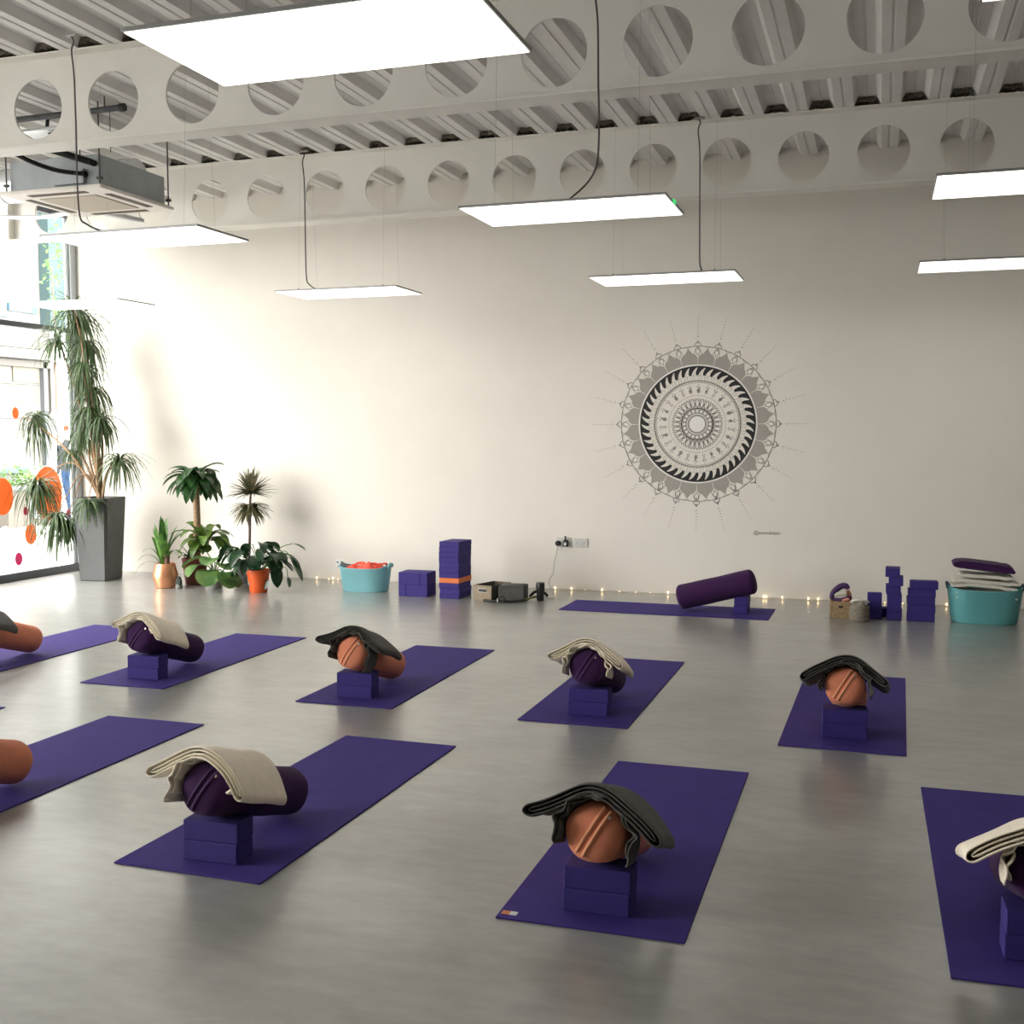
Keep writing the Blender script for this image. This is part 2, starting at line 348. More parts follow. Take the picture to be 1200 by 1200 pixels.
# ------------------------------------------------------------------ ceiling lamps
def lamp(cx, cy, label, cable=None, bow=0):
    t = thing('pendant_panel_light', label, 'ceiling light', (cx, cy, 2.846), 0, 'flat rectangular panel lights')
    obj('lamp_frame', B(-.6, .6, -.3, .3, .002, .016, bev=.002), 'lampframe', t, smooth=False)
    obj('diffuser', B(-.592, .592, -.292, .292, -.001, .002), 'lamp', t, smooth=False)
    for sx in (-.42, .42):
        for sy in (-.18, .18):
            w = obj('suspension_wire', T([(sx, sy, .016), (sx*1.0, sy*.6, TOP-.03-2.846)], .0007, seg=5), 'wire', t)
            obj('wire_clip', lathe([(0, 0), (.010, .0), (.006, .022), (0, .026)], 8, cx=sx, cy=sy, bm=None), 'cable', w, loc=(0, 0, .016))
    if cable:
        X, Y, k = cable; X -= cx; Y -= cy; zt = DZ-2.846
        obj('power_cable', T([(k, .0, .02), (k+(X-k)*.45, Y*.35, .035+.10*bow), (k+(X-k)*.88, Y*.8, .07+.30*bow), (X, Y, .16+.50*bow), (X-.004, Y, .7), (X-.008, Y, 1.0), (X-.022, Y, zt-.10), (X-.004, Y, zt-.04), (X-.03, Y, zt)], .0055, seg=8, sm=5), 'cable', t)
        obj('ceiling_hook', B(X-.05, X+.03, Y-.02, Y+.02, zt-.012, zt+.0, bev=.003), 'wire', t)
    return t
def cb(px, py, Y, k): p = at(px, py, Y); return (p.x, Y, k)
lamp(-1.746, 3.448, 'largest glowing white panel light, nearest, at the top of the picture', None)
lamp(-1.725, 6.45, 'glowing panel light hanging near the centre with a thick curved black cable', (-1.535, 6.30, -.15), bow=.35)
L2 = [o for o in C.objects if o.name.startswith('pendant')][-1]
obj('indicator_lamp', B(.60, .607, -.08, -.02, .0, .02), 'led', L2, label='small green indicator clip')
lamp(-4.653, 6.45, 'glowing panel light below the grey air conditioning unit on the left', (-4.935, 6.15, -.14))
lamp(-4.656, 9.48, 'glowing panel light in the far row, second from the window', (-4.97, 9.25, -.26))
lamp(-1.718, 9.48, 'glowing panel light in the far row above the wall mandala', (-1.42, 9.30, .32))
lamp(.845, 6.45, 'glowing panel light cut by the right edge, upper of the two', None)
lamp(.862, 9.48, 'glowing panel light cut by the right edge, lower of the two', None)
lamp(-7.56, 9.48, 'glowing panel light in the far row in front of the window', None)
lamp(.86, 3.448, 'glowing panel light barely entering at the top right corner', None)

# ------------------------------------------------------------------ air conditioning cassette, duct, pipes
ac = thing('ceiling_air_conditioner', 'grey boxy air conditioning cassette with cream grille hanging under the ceiling', 'air conditioner', (-6.17, 7.83, 3.44))
obj('casing', B(-.42, .42, -.42, .42, .03, .27, bev=.006), 'acbody', ac, smooth=False)
pn = obj('fascia_panel', B(-.475, .475, -.475, .475, 0, .03, bev=.008), 'acpanel', ac, smooth=False)
obj('intake_grille', B(-.27, .27, -.27, .27, -.008, .0), 'acgrille', pn, smooth=False)
for s in (-1, 1):
    obj('air_slot', B(-.27, .27, s*.38-.03, s*.38+.03, -.004, .001), 'slot', pn, smooth=False)
    obj('air_slot', B(s*.38-.03, s*.38+.03, -.27, .27, -.004, .001), 'slot', pn, smooth=False)
for sx in (-1, 1):
    for sy in (-1, 1):
        r_ = obj('threaded_rod', T([(sx*.44, sy*.44, .02), (sx*.44, sy*.44, .655)], .006), 'cable', ac)
        obj('rod_nut', B(sx*.44-.02, sx*.44+.02, sy*.44-.012, sy*.44+.012, .07, .09), 'cable', r_)
obj('wiring_box', B(.02, .30, -.455, -.42, .05, .16, bev=.004), 'acbody', ac, smooth=False)
obj('pipe_stub', T([(.38, -.42, .20), (.38, -.47, .20)], .026), 'lag', ac)
obj('pipe_stub', T([(.30, -.42, .12), (.30, -.47, .12)], .020), 'lag', ac)
tag(obj('insulated_pipe', T([(-5.79, 7.35, 3.64), (-5.86, 7.22, 3.66), (-6.02, 7.02, 3.72), (-6.16, 6.85, 3.86), (-6.2, 6.80, 4.08)], .026, seg=10, sm=6), 'lag'), 'thicker black insulated pipe looping into the air conditioning unit', 'pipe')
tag(obj('insulated_pipe', T([(-5.87, 7.35, 3.555), (-5.99, 7.20, 3.56), (-6.12, 7.0, 3.62), (-6.24, 6.86, 3.75), (-6.30, 6.82, 4.08)], .017, seg=10, sm=6), 'lag'), 'thinner black pipe hanging below the thicker one at the air conditioning unit', 'pipe')
du = thing('ventilation_duct', 'round silver spiral duct running to the window above the air conditioning unit', 'duct', (0, 8.75, 3.87))
bm = bmesh.new(); tube(bm, [(WX+.02+i*.02, 0, 0) for i in range(int(2.35/.02))], lambda t: .155, seg=28); obj('duct_body', bm, 'duct', du)
for i in range(9): obj('duct_seam', T([(WX+.12+i*.26, 0, 0), (WX+.135+i*.26, 0, 0)], .160, seg=28), 'duct', du)
obj('duct_hanger', T([(-8.3, 0, .15), (-8.3, 0, .23)], .005), 'cable', du); obj('duct_hanger', T([(-7.1, 0, .15), (-7.1, 0, .23)], .005), 'cable', du)
obj('drain_pipe', T([(-2.4, .45, .19), (-1.2, .57, .06), (-.47, .42, .04)], .020, seg=10, sm=5), 'foil', ac)
hd = thing('hanging_pipe', 'grey pipe with a capped end hung from the deck, seen through a beam hole', 'pipe', (0, 7.3, 4.0))
obj('pipe_body', T([(-7.6, 0, -.02), (-5.44, 0, 0)], .022, seg=10), 'outgrey', hd); obj('end_cap', T([(-5.46, 0, 0), (-5.42, 0, 0)], .03, seg=10), 'black', hd); obj('hanger_rod', T([(-5.6, 0, 0), (-5.6, 0, .10)], .005), 'cable', hd); obj('hanger_rod', T([(-5.555, 0, -.02), (-5.555, 0, -.32)], .003), 'cable', hd)
tr = thing('cable_tray', 'dark bracket and cable tray seen through the leftmost beam hole', 'cable tray', (-6.35, 7.6, 4.02))
obj('tray_body', B(-.7, .35, -.10, .10, -.06, -.04, bev=.002), 'duct', tr); obj('bracket', T([(-.02, 0, .08), (-.02, 0, -.05), (.12, .0, -.10)], .014, sm=3), 'black', tr); obj('junction_box', B(.12, .26, -.05, .05, -.14, -.08, bev=.005), 'black', tr)
obj('foil_wrap', T([(-.20, .44, .02), (-.05, .52, -.015), (.08, .60, -.04)], lambda t: .032-.015*t, seg=9, sm=3), 'foil', ac)

# ------------------------------------------------------------------ yoga stations
def brick_bm(l=.222, w=.115, h=.0745): return B(-l/2, l/2, -w/2, w/2, 0, h, bev=.004)
BRK = {}
def brick(x, y, z, rz, label, group, rot=None, kind='brick', h=.0745, l=.222, w=.115):
    key = (kind, h, l, w)
    if key not in BRK:
        o = obj('yoga_brick', brick_bm(l, w, h), kind, smooth=False); BRK[key] = o
    else:
        o = BRK[key].copy(); C.objects.link(o)
    o.location = (x, y, z); o.rotation_euler = rot if rot else (0, 0, rz)
    tag(o, label, 'yoga block', group); return o

protos = {}
def bolster(kind, loc, rz, tilt, label, handles=True, L=.66, r=.100):
    """axis runs along local +Y from the front end at the origin"""
    main, st = ('salmon', 'salmonstrap') if kind == 'salmon' else ('plum', 'plumstrap')
    t = thing('bolster', label, 'bolster', loc, group='round yoga bolsters', rot=(tilt, 0, rz))
    n = 10; prof = [(0, 0)]
    for i in range(1, n+1):
        a_ = i/n*PI/2; prof.append((r*math.sin(a_)**.72, .050*(1-math.cos(a_)**.9 if i < n else 1)))
    for i in range(1, 7): prof.append((r*(1+.012*math.sin(i*1.7)), .050+(L-.100)*i/7))
    prof += [(q, L-z) for q, z in prof[n::-1]]
    bm = lathe(prof, 36)
    for v in bm.verts:
        x_, y_, z_ = v.co; wob = 1+.012*math.sin(5*math.atan2(y_, x_)+z_*9)
        v.co = Vector((x_*wob, z_, y_*wob*.97))
    obj('cover', bm, main, t, angle=80)
    if handles:
        for k, off in enumerate((-.012, .012)):
            pts = []
            for i in range(15):
                s = -.083+.166*i/14; rr = min(math.hypot(s, off)/r, 1); z_ = .050*(1-math.cos(math.asin(min(rr**1.39, 1)))**.9)
                ca, sa = math.cos(1.05), math.sin(1.05)
                pts.append((s*ca-off*sa, z_-.001, s*sa+off*ca))
            obj('strap', T(pts, .0055, seg=6), st, t)
        obj('eyelet', lathe([(0, 0), (.006, 0), (.006, .006), (0, .007)], 12), 'metal', t, loc=(.050, .012, .048)).rotation_euler = (PI/2, 0, 0)
    return t

def blanket(kind, loc, rz, tilt, label, seed, wl=.27, wr=.27, dl=.36, dr=.68, u0=-.03, u1=.30, um=.16, mr=1.0, skew=0., full=True):
    """folded felt blanket lying across the bolster. local: x across, y along the bolster, z up from its axis"""
    q = random.Random(seed); R_ = .100+.029; bm = bmesh.new(); ph = q.uniform(0, 6)
    def path(s, u):
        side = 1 if s > 0 else -1; a0 = .45 if side < 0 else .60; d = abs(s)
        if d < a0*R_: a_ = d/R_; return Vector((side*R_*math.sin(a_), 0, R_*math.cos(a_))), Vector((side*math.sin(a_), 0, math.cos(a_)))
        e = d-a0*R_; tgt = dl if side < 0 else dr; m_ = min(e/.12, 1); sl = a0+(tgt-a0)*m_; av = a0+(tgt-a0)*(m_*.5 if e < .12 else 1-.06/e)
        px_ = R_*math.sin(a0)+e*math.cos(av); pz = R_*math.cos(a0)-e*math.sin(av)
        return Vector((side*px_, 0, pz)), Vector((side*math.sin(sl), 0, math.cos(sl)))
    A, Bq = wl+.0, wr+.01
    def loop(t, v, gap, ua, ub, sh):
        # closed flattened tube around the path: t 0..1 around
        per_ = 2*(A+Bq-2*sh)
        half = A+Bq-2*sh; d = t*2
        u = ua+(ub-ua)*v
        if d <= 1: s = -A+sh+half*d; g = gap
        else: s = Bq-sh-half*(d-1); g = -gap
        e_ = min(d % 1, 1-d % 1) if d not in (1, 2, 0) else 0
        g *= min(1, (e_*half/.02)**.5) if e_ < .2 else 1
        p, n = path(s, u)
        wv = .004*math.sin(s*22+ph+v*2)+.003*math.sin(u*30+s*9)
        p = p+n*(g+wv+.012*(1-abs(2*v-1))*.3)
        sk = skew*s + .018*math.sin(s*9+ph)*(1-v)
        sag = .05*(v-.35)*max(abs(s)-.12, 0)*(1 if s > 0 else -.3)
        return Vector((p.x, u+sk, p.z-sag))
    for gap, ua, ub, sh in ((.0185, u0, u1, 0), (.0065, u0+.004, u1-.01, .020)):
        n = 56; rows = []
        for i in range(n):
            rows.append([bm.verts.new(loop(i/n, j/10, gap, ua, ub, sh)) for j in range(11)])
        for i in range(n):
            for j in range(10): bm.faces.new((rows[i][j], rows[(i+1) % n][j], rows[(i+1) % n][j+1], rows[i][j+1]))
    # under layers hugging the bolster, ruffled at the front
    for k, (rad, amax, ul) in enumerate(((.100+.005, 2.05, -.012), (.100+.014, 2.25, -.024))):
        ph2 = q.uniform(0, 6); m1 = amax*q.uniform(.80, .92); m2 = amax*q.uniform(.98, 1.08)*mr
        u_end = u0+um-.02*k
        def sheet(i, j, rad=rad, ph2=ph2, m1=m1, m2=m2, ul=ul, k=k):
            a_ = -m1+(m1+m2)*i; u = ul+(u_end-ul)*j
            ed = max(abs(a_)-.5, 0); fr_ = (1-j)**2
            ru = (.006+.011*min(ed, 1))*fr_*math.sin(a_*11+ph2)*(1+.5*math.sin(a_*5+k))
            rr = rad+max(ru, -.003)+(.006 if a_ < 0 else .022)*max(ed-.5, 0)+.003*k
            return Vector((rr*math.sin(a_), u-.012*fr_*math.sin(a_*7+ph2*2), rr*math.cos(a_)))
        grid(bm, sheet, 48, 10)
    o = obj('folded_blanket', bm, kind, smooth=True, angle=180)
    sd = o.modifiers.new('solid', 'SOLIDIFY'); sd.thickness = .0085; sd.offset = 0
    ss = o.modifiers.new('sub', 'SUBSURF'); ss.levels = 1; ss.render_levels = 1
    o.location = loc; o.rotation_euler = (tilt, 0, rz)
    tag(o, label, 'blanket', 'folded blankets draped over bolsters'); return o

def mat_(name_loc, cx, y0, rz, label, tagged=False, length=1.82):
    o = obj('yoga_mat', B(-.305, .305, 0, length, 0, .0055, bev=.0015), 'mat', smooth=False)
    o.location = (cx, y0, .0006); o.rotation_euler = (0, 0, rz); tag(o, label, 'yoga mat', 'purple yoga mats on the floor')
    if tagged:
        bm = B(-.028, 0, -.013, .013, 0, .001); box(bm, 0, .024, -.013, .013, 0, .001, mi=1)
        tg = obj('logo_tag', bm, ('tag', 'tagw'), o, smooth=False, label='small orange and white tag'); tg.location = (-.268, .040, .0056)
    return o

BT = .156   # top of the two bricks above the floor
def station(mx, my, mrz, bx, by, brz, kind, bl, where, seed, bolx=None, roll=0, bolrz=None, tagged=False, fy=-.105, L=.66, bargs={}):
    """mat, two bricks, bolster, blanket"""
    mat_(None, mx, my, mrz, 'purple yoga mat, '+where, tagged)
    colour = {'salmon': 'salmon orange', 'plum': 'dark purple'}[kind]; bcol = {'cream': 'cream', 'charcoal': 'charcoal grey', None: ''}[bl]
    if by is not None:
        brick(bx, by, .0062, brz, 'purple brick, lower of two under the bolster, '+where, 'pairs of bricks under bolsters')
        brick(bx+.002, by+.002, .0062+.0747, brz+.02, 'purple brick, upper of two under the bolster, '+where, 'pairs of bricks under bolsters')
    r = .100; th = .310
    fx = bolx if bolx is not None else bx
    fy_ = (by if by is not None else my+.16)+fy
    z0 = BT+r*.975/math.cos(th)+.112*math.tan(th)
    rz = bolrz if bolrz is not None else mrz
    bolster(kind, (fx, fy_, z0), rz, -th, colour+' round bolster resting on two bricks, '+where, L=L)
    if bl:
        blanket(bl, (fx, fy_, z0), rz, -th, bcol+' folded blanket over the bolster, '+where, seed, **bargs)

station(-.840, 3.337, .0026, -.842, 3.510, .0, 'salmon', 'charcoal', 'front row, right of centre', 11, tagged=True, bargs=dict(wl=.255, wr=.27, dr=.80))
station(-2.312, 3.347, -.0172, -2.282, 3.512, .02, 'plum', 'cream', 'front row, left of centre', 5, bargs=dict(wl=.26, wr=.25, dr=1.02, dl=.42, mr=.74))
station(.530, 3.357, .012, .490, 3.575, .02, 'plum', 'cream', 'front row, cut by the right edge', 23, bargs=dict(wl=.26, wr=.26, dl=.55))
station(-3.720, 3.325, .0, -3.63, 3.50, .0, 'salmon', None, 'front row, cut by the left edge', 1, L=.66)
station(-.149, 5.669, -.0172, -.143, 5.935, .05, 'salmon', 'charcoal', 'middle row, rightmost', 31, bargs=dict(wl=.25, wr=.24, dl=.66, dr=.62, mr=.88))
station(-1.540, 5.752, -.0019, -1.500, 5.998, .03, 'plum', 'cream', 'middle row, second from right', 41, bargs=dict(wl=.24, wr=.25, dl=.5, dr=.78, mr=.85))
station(-2.902, 5.765, .0041, -2.909, 5.976, .05, 'salmon', 'charcoal', 'middle row, centre, third from right', 51, bargs=dict(wl=.23, wr=.24))
station(-4.437, 5.799, .0042, -4.417, 6.040, .05, 'plum', 'cream', 'middle row, third mat from the left', 61, bargs=dict(wl=.21, wr=.25, mr=.62, dr=.95))
station(-5.770, 5.80, .0, -5.71, 5.99, .0, 'salmon', 'charcoal', 'middle row, cut by the left edge', 71, bargs=dict(wl=.22, wr=.24, u1=.25))
mat_(None, -5.02, 3.311, 0, 'purple yoga mat showing only one corner at the left picture edge between the rows')
# teacher's place
mat_(None, -.849, 9.819, PI/2-.010, 'purple yoga mat lying lengthwise along the back wall')
for k, s in ((0, 'lower'), (1, 'upper')):
    brick(-1.108+.003*k, 9.86, .0062+.0747*k, PI/2, 'purple brick, %s of two under the bolster by the back wall' % s, 'pairs of bricks under bolsters')
t = bolster('plum', (-.985, 9.80, .292), PI/2, -.257, 'dark purple bolster without blanket, tilted on bricks by the back wall', handles=False, L=.70, r=.112)

# ------------------------------------------------------------------ piles along the back wall
def ordn(i): return ('bottom', 'second', 'third', 'fourth', 'fifth', 'sixth', 'seventh', 'eighth', 'ninth', 'tenth', 'eleventh')[i]
jr = random.Random(5)
G = 'blocks in the tall tower'
for i in range(11):
    kd = 'orangebrick' if i == 3 else 'brick'
    # top index wording
    lab = ('orange block, the only orange one in the tall purple tower' if i == 3 else
           'purple block, %s from the floor in the tall tower with the orange block' % ordn(i) if i else 'purple block at the bottom of the tall tower with the orange block')
    if i == 10: lab = 'purple block on the very top of the tall tower with the orange block'
    brick(-3.835+jr.uniform(-.004, .004), 10.02+jr.uniform(-.004, .004), .0005+i*.0492, PI/2-.05+jr.uniform(-.015, .015), lab, G, kind=kd, h=.049, l=.30, w=.205)
# low pile: two layers of bricks on edge
G = 'bricks in the low pile'
def edge_brick(x, y, z, along, lab):   # brick standing on its long side
    brick(x, y, z, 0, lab, G, rot=(PI/2, 0, 0) if along == 'x' else (PI/2, 0, PI/2))
X0, Y0 = -4.375, 9.90
for k in range(3):
    pos = ('front', 'middle', 'rear')[k]
    edge_brick(X0+.077+.1115, Y0+.0745+.0752*k, .0580, 'x', 'purple brick on its side, lower right of the low pile, '+pos+' one')
    edge_brick(X0+.1115, Y0+.0745+.0752*k, .0580+.1156, 'x', 'purple brick on its side, upper left of the low pile, '+pos+' one')
edge_brick(X0, Y0+.1115, .0580, 'y', 'purple brick end-on at the lower left of the low pile')
edge_brick(X0+.225, Y0+.1115, .0580+.1156, 'y', 'purple brick end-on at the upper right of the low pile')

# right-hand stacks
G = 'bricks in the right-hand stacks'
brick(-.028+.04, 9.88, .1112, 0, 'purple brick standing upright alone beside the grey woven basket', G, rot=(0, PI/2, PI/2+.05)).location = (-.010, 9.83, .1112)
brick(.095, 10.05, .0006, .1, 'purple brick lying flat in the gap between upright brick and tall narrow stack', G)
for i in range(6):
    lab = 'purple brick, %s from the floor in the tall narrow stack near the right' % ordn(i) if 0 < i < 5 else 'purple brick at the %s of the tall narrow stack near the right' % ('foot' if i == 0 else 'top')
    brick(.145+(0, 0, 0, -.010, .010, -.016)[i], 9.90+jr.uniform(-.004, .004), 0.0005+i*.0728, PI/2+.0+jr.uniform(-.03, .03), lab, G, h=.0726, l=.18)
for i in range(5):
    lab = 'purple brick, %s from the floor in the wide stack beside the right tub' % ordn(i) if 0 < i < 4 else 'purple brick at the %s of the wide stack beside the right tub' % ('foot' if i == 0 else 'top')
    brick(.355+(0, .003, -.002, .004, .02)[i], 9.88, .0005+i*.0672, .05+jr.uniform(-.03, .03), lab, G, h=.0670, l=.215)

# tubs
def tub(name, loc, w, d, h, label, m_, contents_z, rz=0):
    t = thing(name, label, 'tub', loc, rz)
    prof = [(0, 0), (.84, 0), (.88, .012/h*h), (1.0, h), (1.03, h+.004), (1.03, h+.012), (.985, h+.012), (.975, h-.01), (.86, .02), (0, .02)]
    bm = bmesh.new(); seg = 48; rings = []
    for r, z in prof:
        if r == 0: rings.append([bm.verts.new((0, 0, z))]); continue
        ring = []
        for i in range(seg):
            a_ = 2*PI*i/seg; ca, sa = math.cos(a_), math.sin(a_); e = .8
            x_ = w/2*r*abs(ca)**e*(1 if ca > 0 else -1); y_ = d/2*r*abs(sa)**e*(1 if sa > 0 else -1)
            lift = .032*(abs(ca)**4)*max(0, min(1, z/h))
            ring.append(bm.verts.new((x_, y_, z+lift)))
        rings.append(ring)
    for a, b in zip(rings, rings[1:]):
        for i in range(seg):
            j = (i+1) % seg
            if len(a) == 1: bm.faces.new((a[0], b[i], b[j]))
            elif len(b) == 1: bm.faces.new((a[i], b[0], a[j]))
            else: bm.faces.new((a[i], b[i], b[j], a[j]))
    obj('tub_body', bm, m_, t, angle=50)
    for s in (-1, 1):
        obj('handle', T([(s*w*.49, -d*.22, h+.015), (s*w*.50, -d*.16, h+.042), (s*w*.495, 0, h+.052), (s*w*.50, d*.16, h+.042), (s*w*.49, d*.22, h+.015)], .011, seg=8, sm=4), 'tubdark' if m_ == 'tub2' else m_, t)
    return t
tb = tub('storage_tub', (-4.835, 10.14, .0005), .53, .30, .225, 'pale turquoise flexible tub holding coral red straps', 'tub', .2, .05)
# coral straps heaped in it
def cloth_heap(loc, w, d, z0, seed, hgt, base):
    q = random.Random(seed); ph = [q.uniform(0, 6) for _ in range(6)]; bm = bmesh.new(); nr = 14; seg = 40; rings = [[bm.verts.new((0, 0, z0+hgt))]]
    for i in range(1, nr+1):
        r = i/nr; ring = []
        for k in range(seg):
            a_ = 2*PI*k/seg; x_ = w/2*r*math.cos(a_); y_ = d/2*r*math.sin(a_)
            z = z0+hgt*(1-r**2.5)+(.022*math.sin(x_*34+ph[0]+2*math.sin(y_*25))+.014*math.sin(y_*50+x_*20+ph[1])+.01*math.sin(x_*70+ph[3]))*(1-r**4)
            if i == nr: z = base
            ring.append(bm.verts.new((x_, y_, z)))
        rings.append(ring)
    for a, b in zip(rings, rings[1:]):
        for i in range(seg):
            j = (i+1) % seg
            bm.faces.new((a[0], b[i], b[j])) if len(a) == 1 else bm.faces.new((a[i], b[i], b[j], a[j]))
    bm.faces.new(rings[-1]); return bm
o = obj('strap_heap', cloth_heap(None, .475, .255, .205, 3, .060, .03), 'coral', loc=(-4.835, 10.14, .0), rz=.05, angle=180)
tag(o, 'heaped coral red yoga straps filling the pale turquoise tub', 'straps'); o['kind'] = 'stuff'
for i, (dx, dy, a_) in enumerate(((.10, -.02, .3), (-.08, .03, -.5), (.17, .04, 1.1))):
    tag(obj('rolled_strap', T([(dx-.07*math.cos(a_), dy-.04*math.sin(a_), .245), (dx-.02, dy, .275-.006*i), (dx+.03, dy+.01, .272), (dx+.07*math.cos(a_), dy+.04*math.sin(a_), .238)], .011, seg=8, sm=5), 'coral', loc=(-4.835, 10.14, 0)),
        ('coral strap looped highest over the centre of the pale tub', 'coral strap looped at the left inside the pale tub', 'coral strap looped at the right inside the pale tub')[i], 'strap', 'loose coral straps')
tg = thing('round_tag', 'round white disc clipped to the left handle of the pale turquoise tub', 'tag', (-5.097, 10.06, .285), 0)
bm = lathe([(0, -.006), (.030, -.006), (.034, 0), (.030, .006), (0, .006)], 24); bmesh.ops.rotate(bm, verts=bm.verts, cent=(0, 0, 0), matrix=Matrix.Rotation(PI/2, 3, 'X')); obj('disc', bm, 'white', tg)
bm = lathe([(0, -.003), (.009, -.003), (.009, .003), (0, .003)], 16); bmesh.ops.rotate(bm, verts=bm.verts, cent=(0, 0, 0), matrix=Matrix.Rotation(PI/2, 3, 'X')); obj('centre_button', bm, 'outgrey', tg, loc=(0, -.008, 0))

tub('storage_tub', (.850, 9.98, .0005), .585, .36, .265, 'teal flexible tub overflowing with folded white blankets at the right', 'tub2', .2, -.02)
def folded(name, loc, w, d, h, m_, label, seed, layers=3, rz=0, bend=0., group=None, slope=0):
    q = random.Random(seed); bm = bmesh.new(); hh = h/layers
    for k in range(layers):
        ph = q.uniform(0, 6); ww = w*q.uniform(.95, 1.0); ox = q.uniform(-.01, .01); seg = 30; nl = 9; rings = []
        for i in range(seg):
            a_ = 2*PI*i/seg; ca, sa = math.cos(a_), math.sin(a_); ring = []
            for j in range(nl):
                v = -1+2*j/(nl-1); f = (1-abs(v)**5*.25)
                x_ = ww/2*abs(ca)**.35*(1 if ca > 0 else -1)*1.0; z_ = hh/2*abs(sa)**.8*(1 if sa > 0 else -1)*f
                zz = hh*(k+.5)+z_+bend*(1-(2*x_/w)**2)+slope*x_+.006*math.sin(x_*30+ph)+.003*math.sin(x_*60+v*4)
                ring.append(bm.verts.new((x_+ox, v*d/2*(1+.02*math.sin(x_*25+ph)), zz)))
            rings.append(ring)
        for i in range(seg):
            for j in range(nl-1): bm.faces.new((rings[i][j], rings[(i+1) % seg][j], rings[(i+1) % seg][j+1], rings[i][j+1]))
        bm.faces.new([r[0] for r in rings]); bm.faces.new([r[-1] for r in rings[::-1]])
    o = obj(name, bm, m_, loc=loc, rz=rz, angle=60); return tag(o, label, 'blanket', group)
G = 'blankets piled in the teal tub'
folded('folded_blanket', (.850, 9.98, .19), .47, .26, .072, 'linen', 'white folded blanket lowest of those showing in the teal tub', 1, 2, bend=.010, group=G)
folded('folded_blanket', (.845, 9.98, .282), .51, .27, .070, 'linen', 'white folded blanket in the middle of the pile in the teal tub', 2, 2, bend=.012, group=G, slope=-.04)
folded('folded_blanket', (.855, 9.98, .362), .43, .26, .036, 'linen', 'white folded blanket directly below the dark plum one in the teal tub', 4, 1, bend=.014, group=G, slope=-.04)
folded('folded_blanket', (.835, 9.98, .412), .48, .27, .074, 'plum', 'dark plum folded blanket on top of the white ones in the teal tub', 3, 1, bend=.030, group=G, slope=-.10)

# baskets
bk = thing('storage_basket', 'small square tan basket with a handle slot, holding purple eye pillows', 'basket', (-.285, 9.86, .0005), .06)
bm = bmesh.new()
for (a, b, c, d) in ((-.088, .088, -.075, -.067), (-.088, .088, .067, .075), (-.088, -.080, -.067, .067), (.080, .088, -.067, .067)): box(bm, a, b, c, d, 0, .145, bev=.002)
box(bm, -.08, .08, -.067, .067, 0, .008); obj('basket_body', bm, 'wicker', bk, smooth=False)
obj('handle_slot', B(-.018, .018, -.0765, -.0748, .092, .108, bev=.0006), 'black', bk)
for i, (pts, r, m_, lab) in enumerate((
    ([(-.075, -.03, .15), (-.06, -.03, .205), (-.005, -.02, .255), (.04, -.02, .262), (.055, -.02, .235)], .026, 'eyepurple', 'dark purple eye pillow arching over the top of the tan basket'),
    ([(-.055, -.035, .185), (.0, -.035, .195), (.045, -.03, .20)], .022, 'linen', 'white eye pillow sandwiched between purple ones in the tan basket'),
    ([(-.06, -.04, .145), (.0, -.04, .138), (.06, -.03, .155), (.075, -.02, .17)], .024, 'eyepurple', 'dark purple eye pillow lying lowest in the tan basket'),
    ([(.06, .0, .12), (.07, .0, .17), (.055, .01, .22)], .022, 'skin', 'peach coloured eye pillow standing at the right of the tan basket'),
    ([(.01, -.055, .14), (.05, -.055, .150), (.07, -.05, .150)], .015, 'skin', 'peach eye pillow peeping over the front rim of the tan basket'))):
    o = obj('eye_pillow', T(pts, lambda t, r=r: r*(.45+.55*math.sin(PI*min(max(t, .06), .94))**.4), seg=12, sm=5), m_, loc=(-.285, 9.86, .01), rz=.06)
    tag(o, lab, 'eye pillow', 'eye pillows in the tan basket')
t = thing('woven_basket', 'small round grey woven basket between tan basket and purple bricks', 'basket', (-.130, 9.72, .0005)); t.scale = (.92, .92, .98)
bm = lathe([(0, 0), (.078, 0), (.086, .01), (.088, .06), (.085, .115), (.080, .135), (.074, .135), (.080, .06), (.07, .01), (0, .01)], 32); obj('basket_body', bm, 'wicker2', t)
for i in range(5): obj('woven_rib', T([((.0885-.0006*i)*math.cos(a*PI/12), (.0885-.0006*i)*math.sin(a*PI/12), .02+.024*i) for a in range(25)], .004, seg=6), 'wicker2', t)
obj('liner', cloth_heap(None, .15, .15, .115, 9, .035, .02), 'wicker2', t)
tag(obj('cotton_band', T([(-.07, -.02, .150), (-.02, -.03, .168), (.05, -.01, .160), (.07, .02, .150)], .011, sm=4), 'linen', loc=(-.130, 9.72, .008)), 'pale rolled cloth on top of the round woven basket', 'cloth')

# open boxes by the speaker
def openbox(loc, w, d, h, rz, label, mfront, mside, slot=True):
    t = thing('open_box', label, 'box', loc, rz)
    bm = bmesh.new(); th = .006
    box(bm, -w/2, w/2, -d/2, -d/2+th, 0, h, mi=0); box(bm, -w/2, w/2, d/2-th, d/2, 0, h, mi=0)
    box(bm, -w/2, -w/2+th, -d/2+th, d/2-th, 0, h, mi=1); box(bm, w/2-th, w/2, -d/2+th, d/2-th, 0, h, mi=1); box(bm, -w/2+th, w/2-th, -d/2+th, d/2-th, 0, th, mi=1)
    obj('box_body', bm, (mfront, mside), t, smooth=False)
    if slot:
        bm = bmesh.new()
        for s in (0, 1):
            pass
        box(bm, -.042, .042, -d/2-.0012, -d/2+.0005, h*.58, h*.58+.024, bev=.0003); obj('handle_slot', bm, 'black', t)
        obj('slot_rim', T([(-.046, -d/2-.001, h*.56), (.046, -d/2-.001, h*.56), (.046, -d/2-.001, h*.8), (-.046, -d/2-.001, h*.8), (-.046, -d/2-.001, h*.56)], .0022, seg=6), 'tagw', t)
    return t
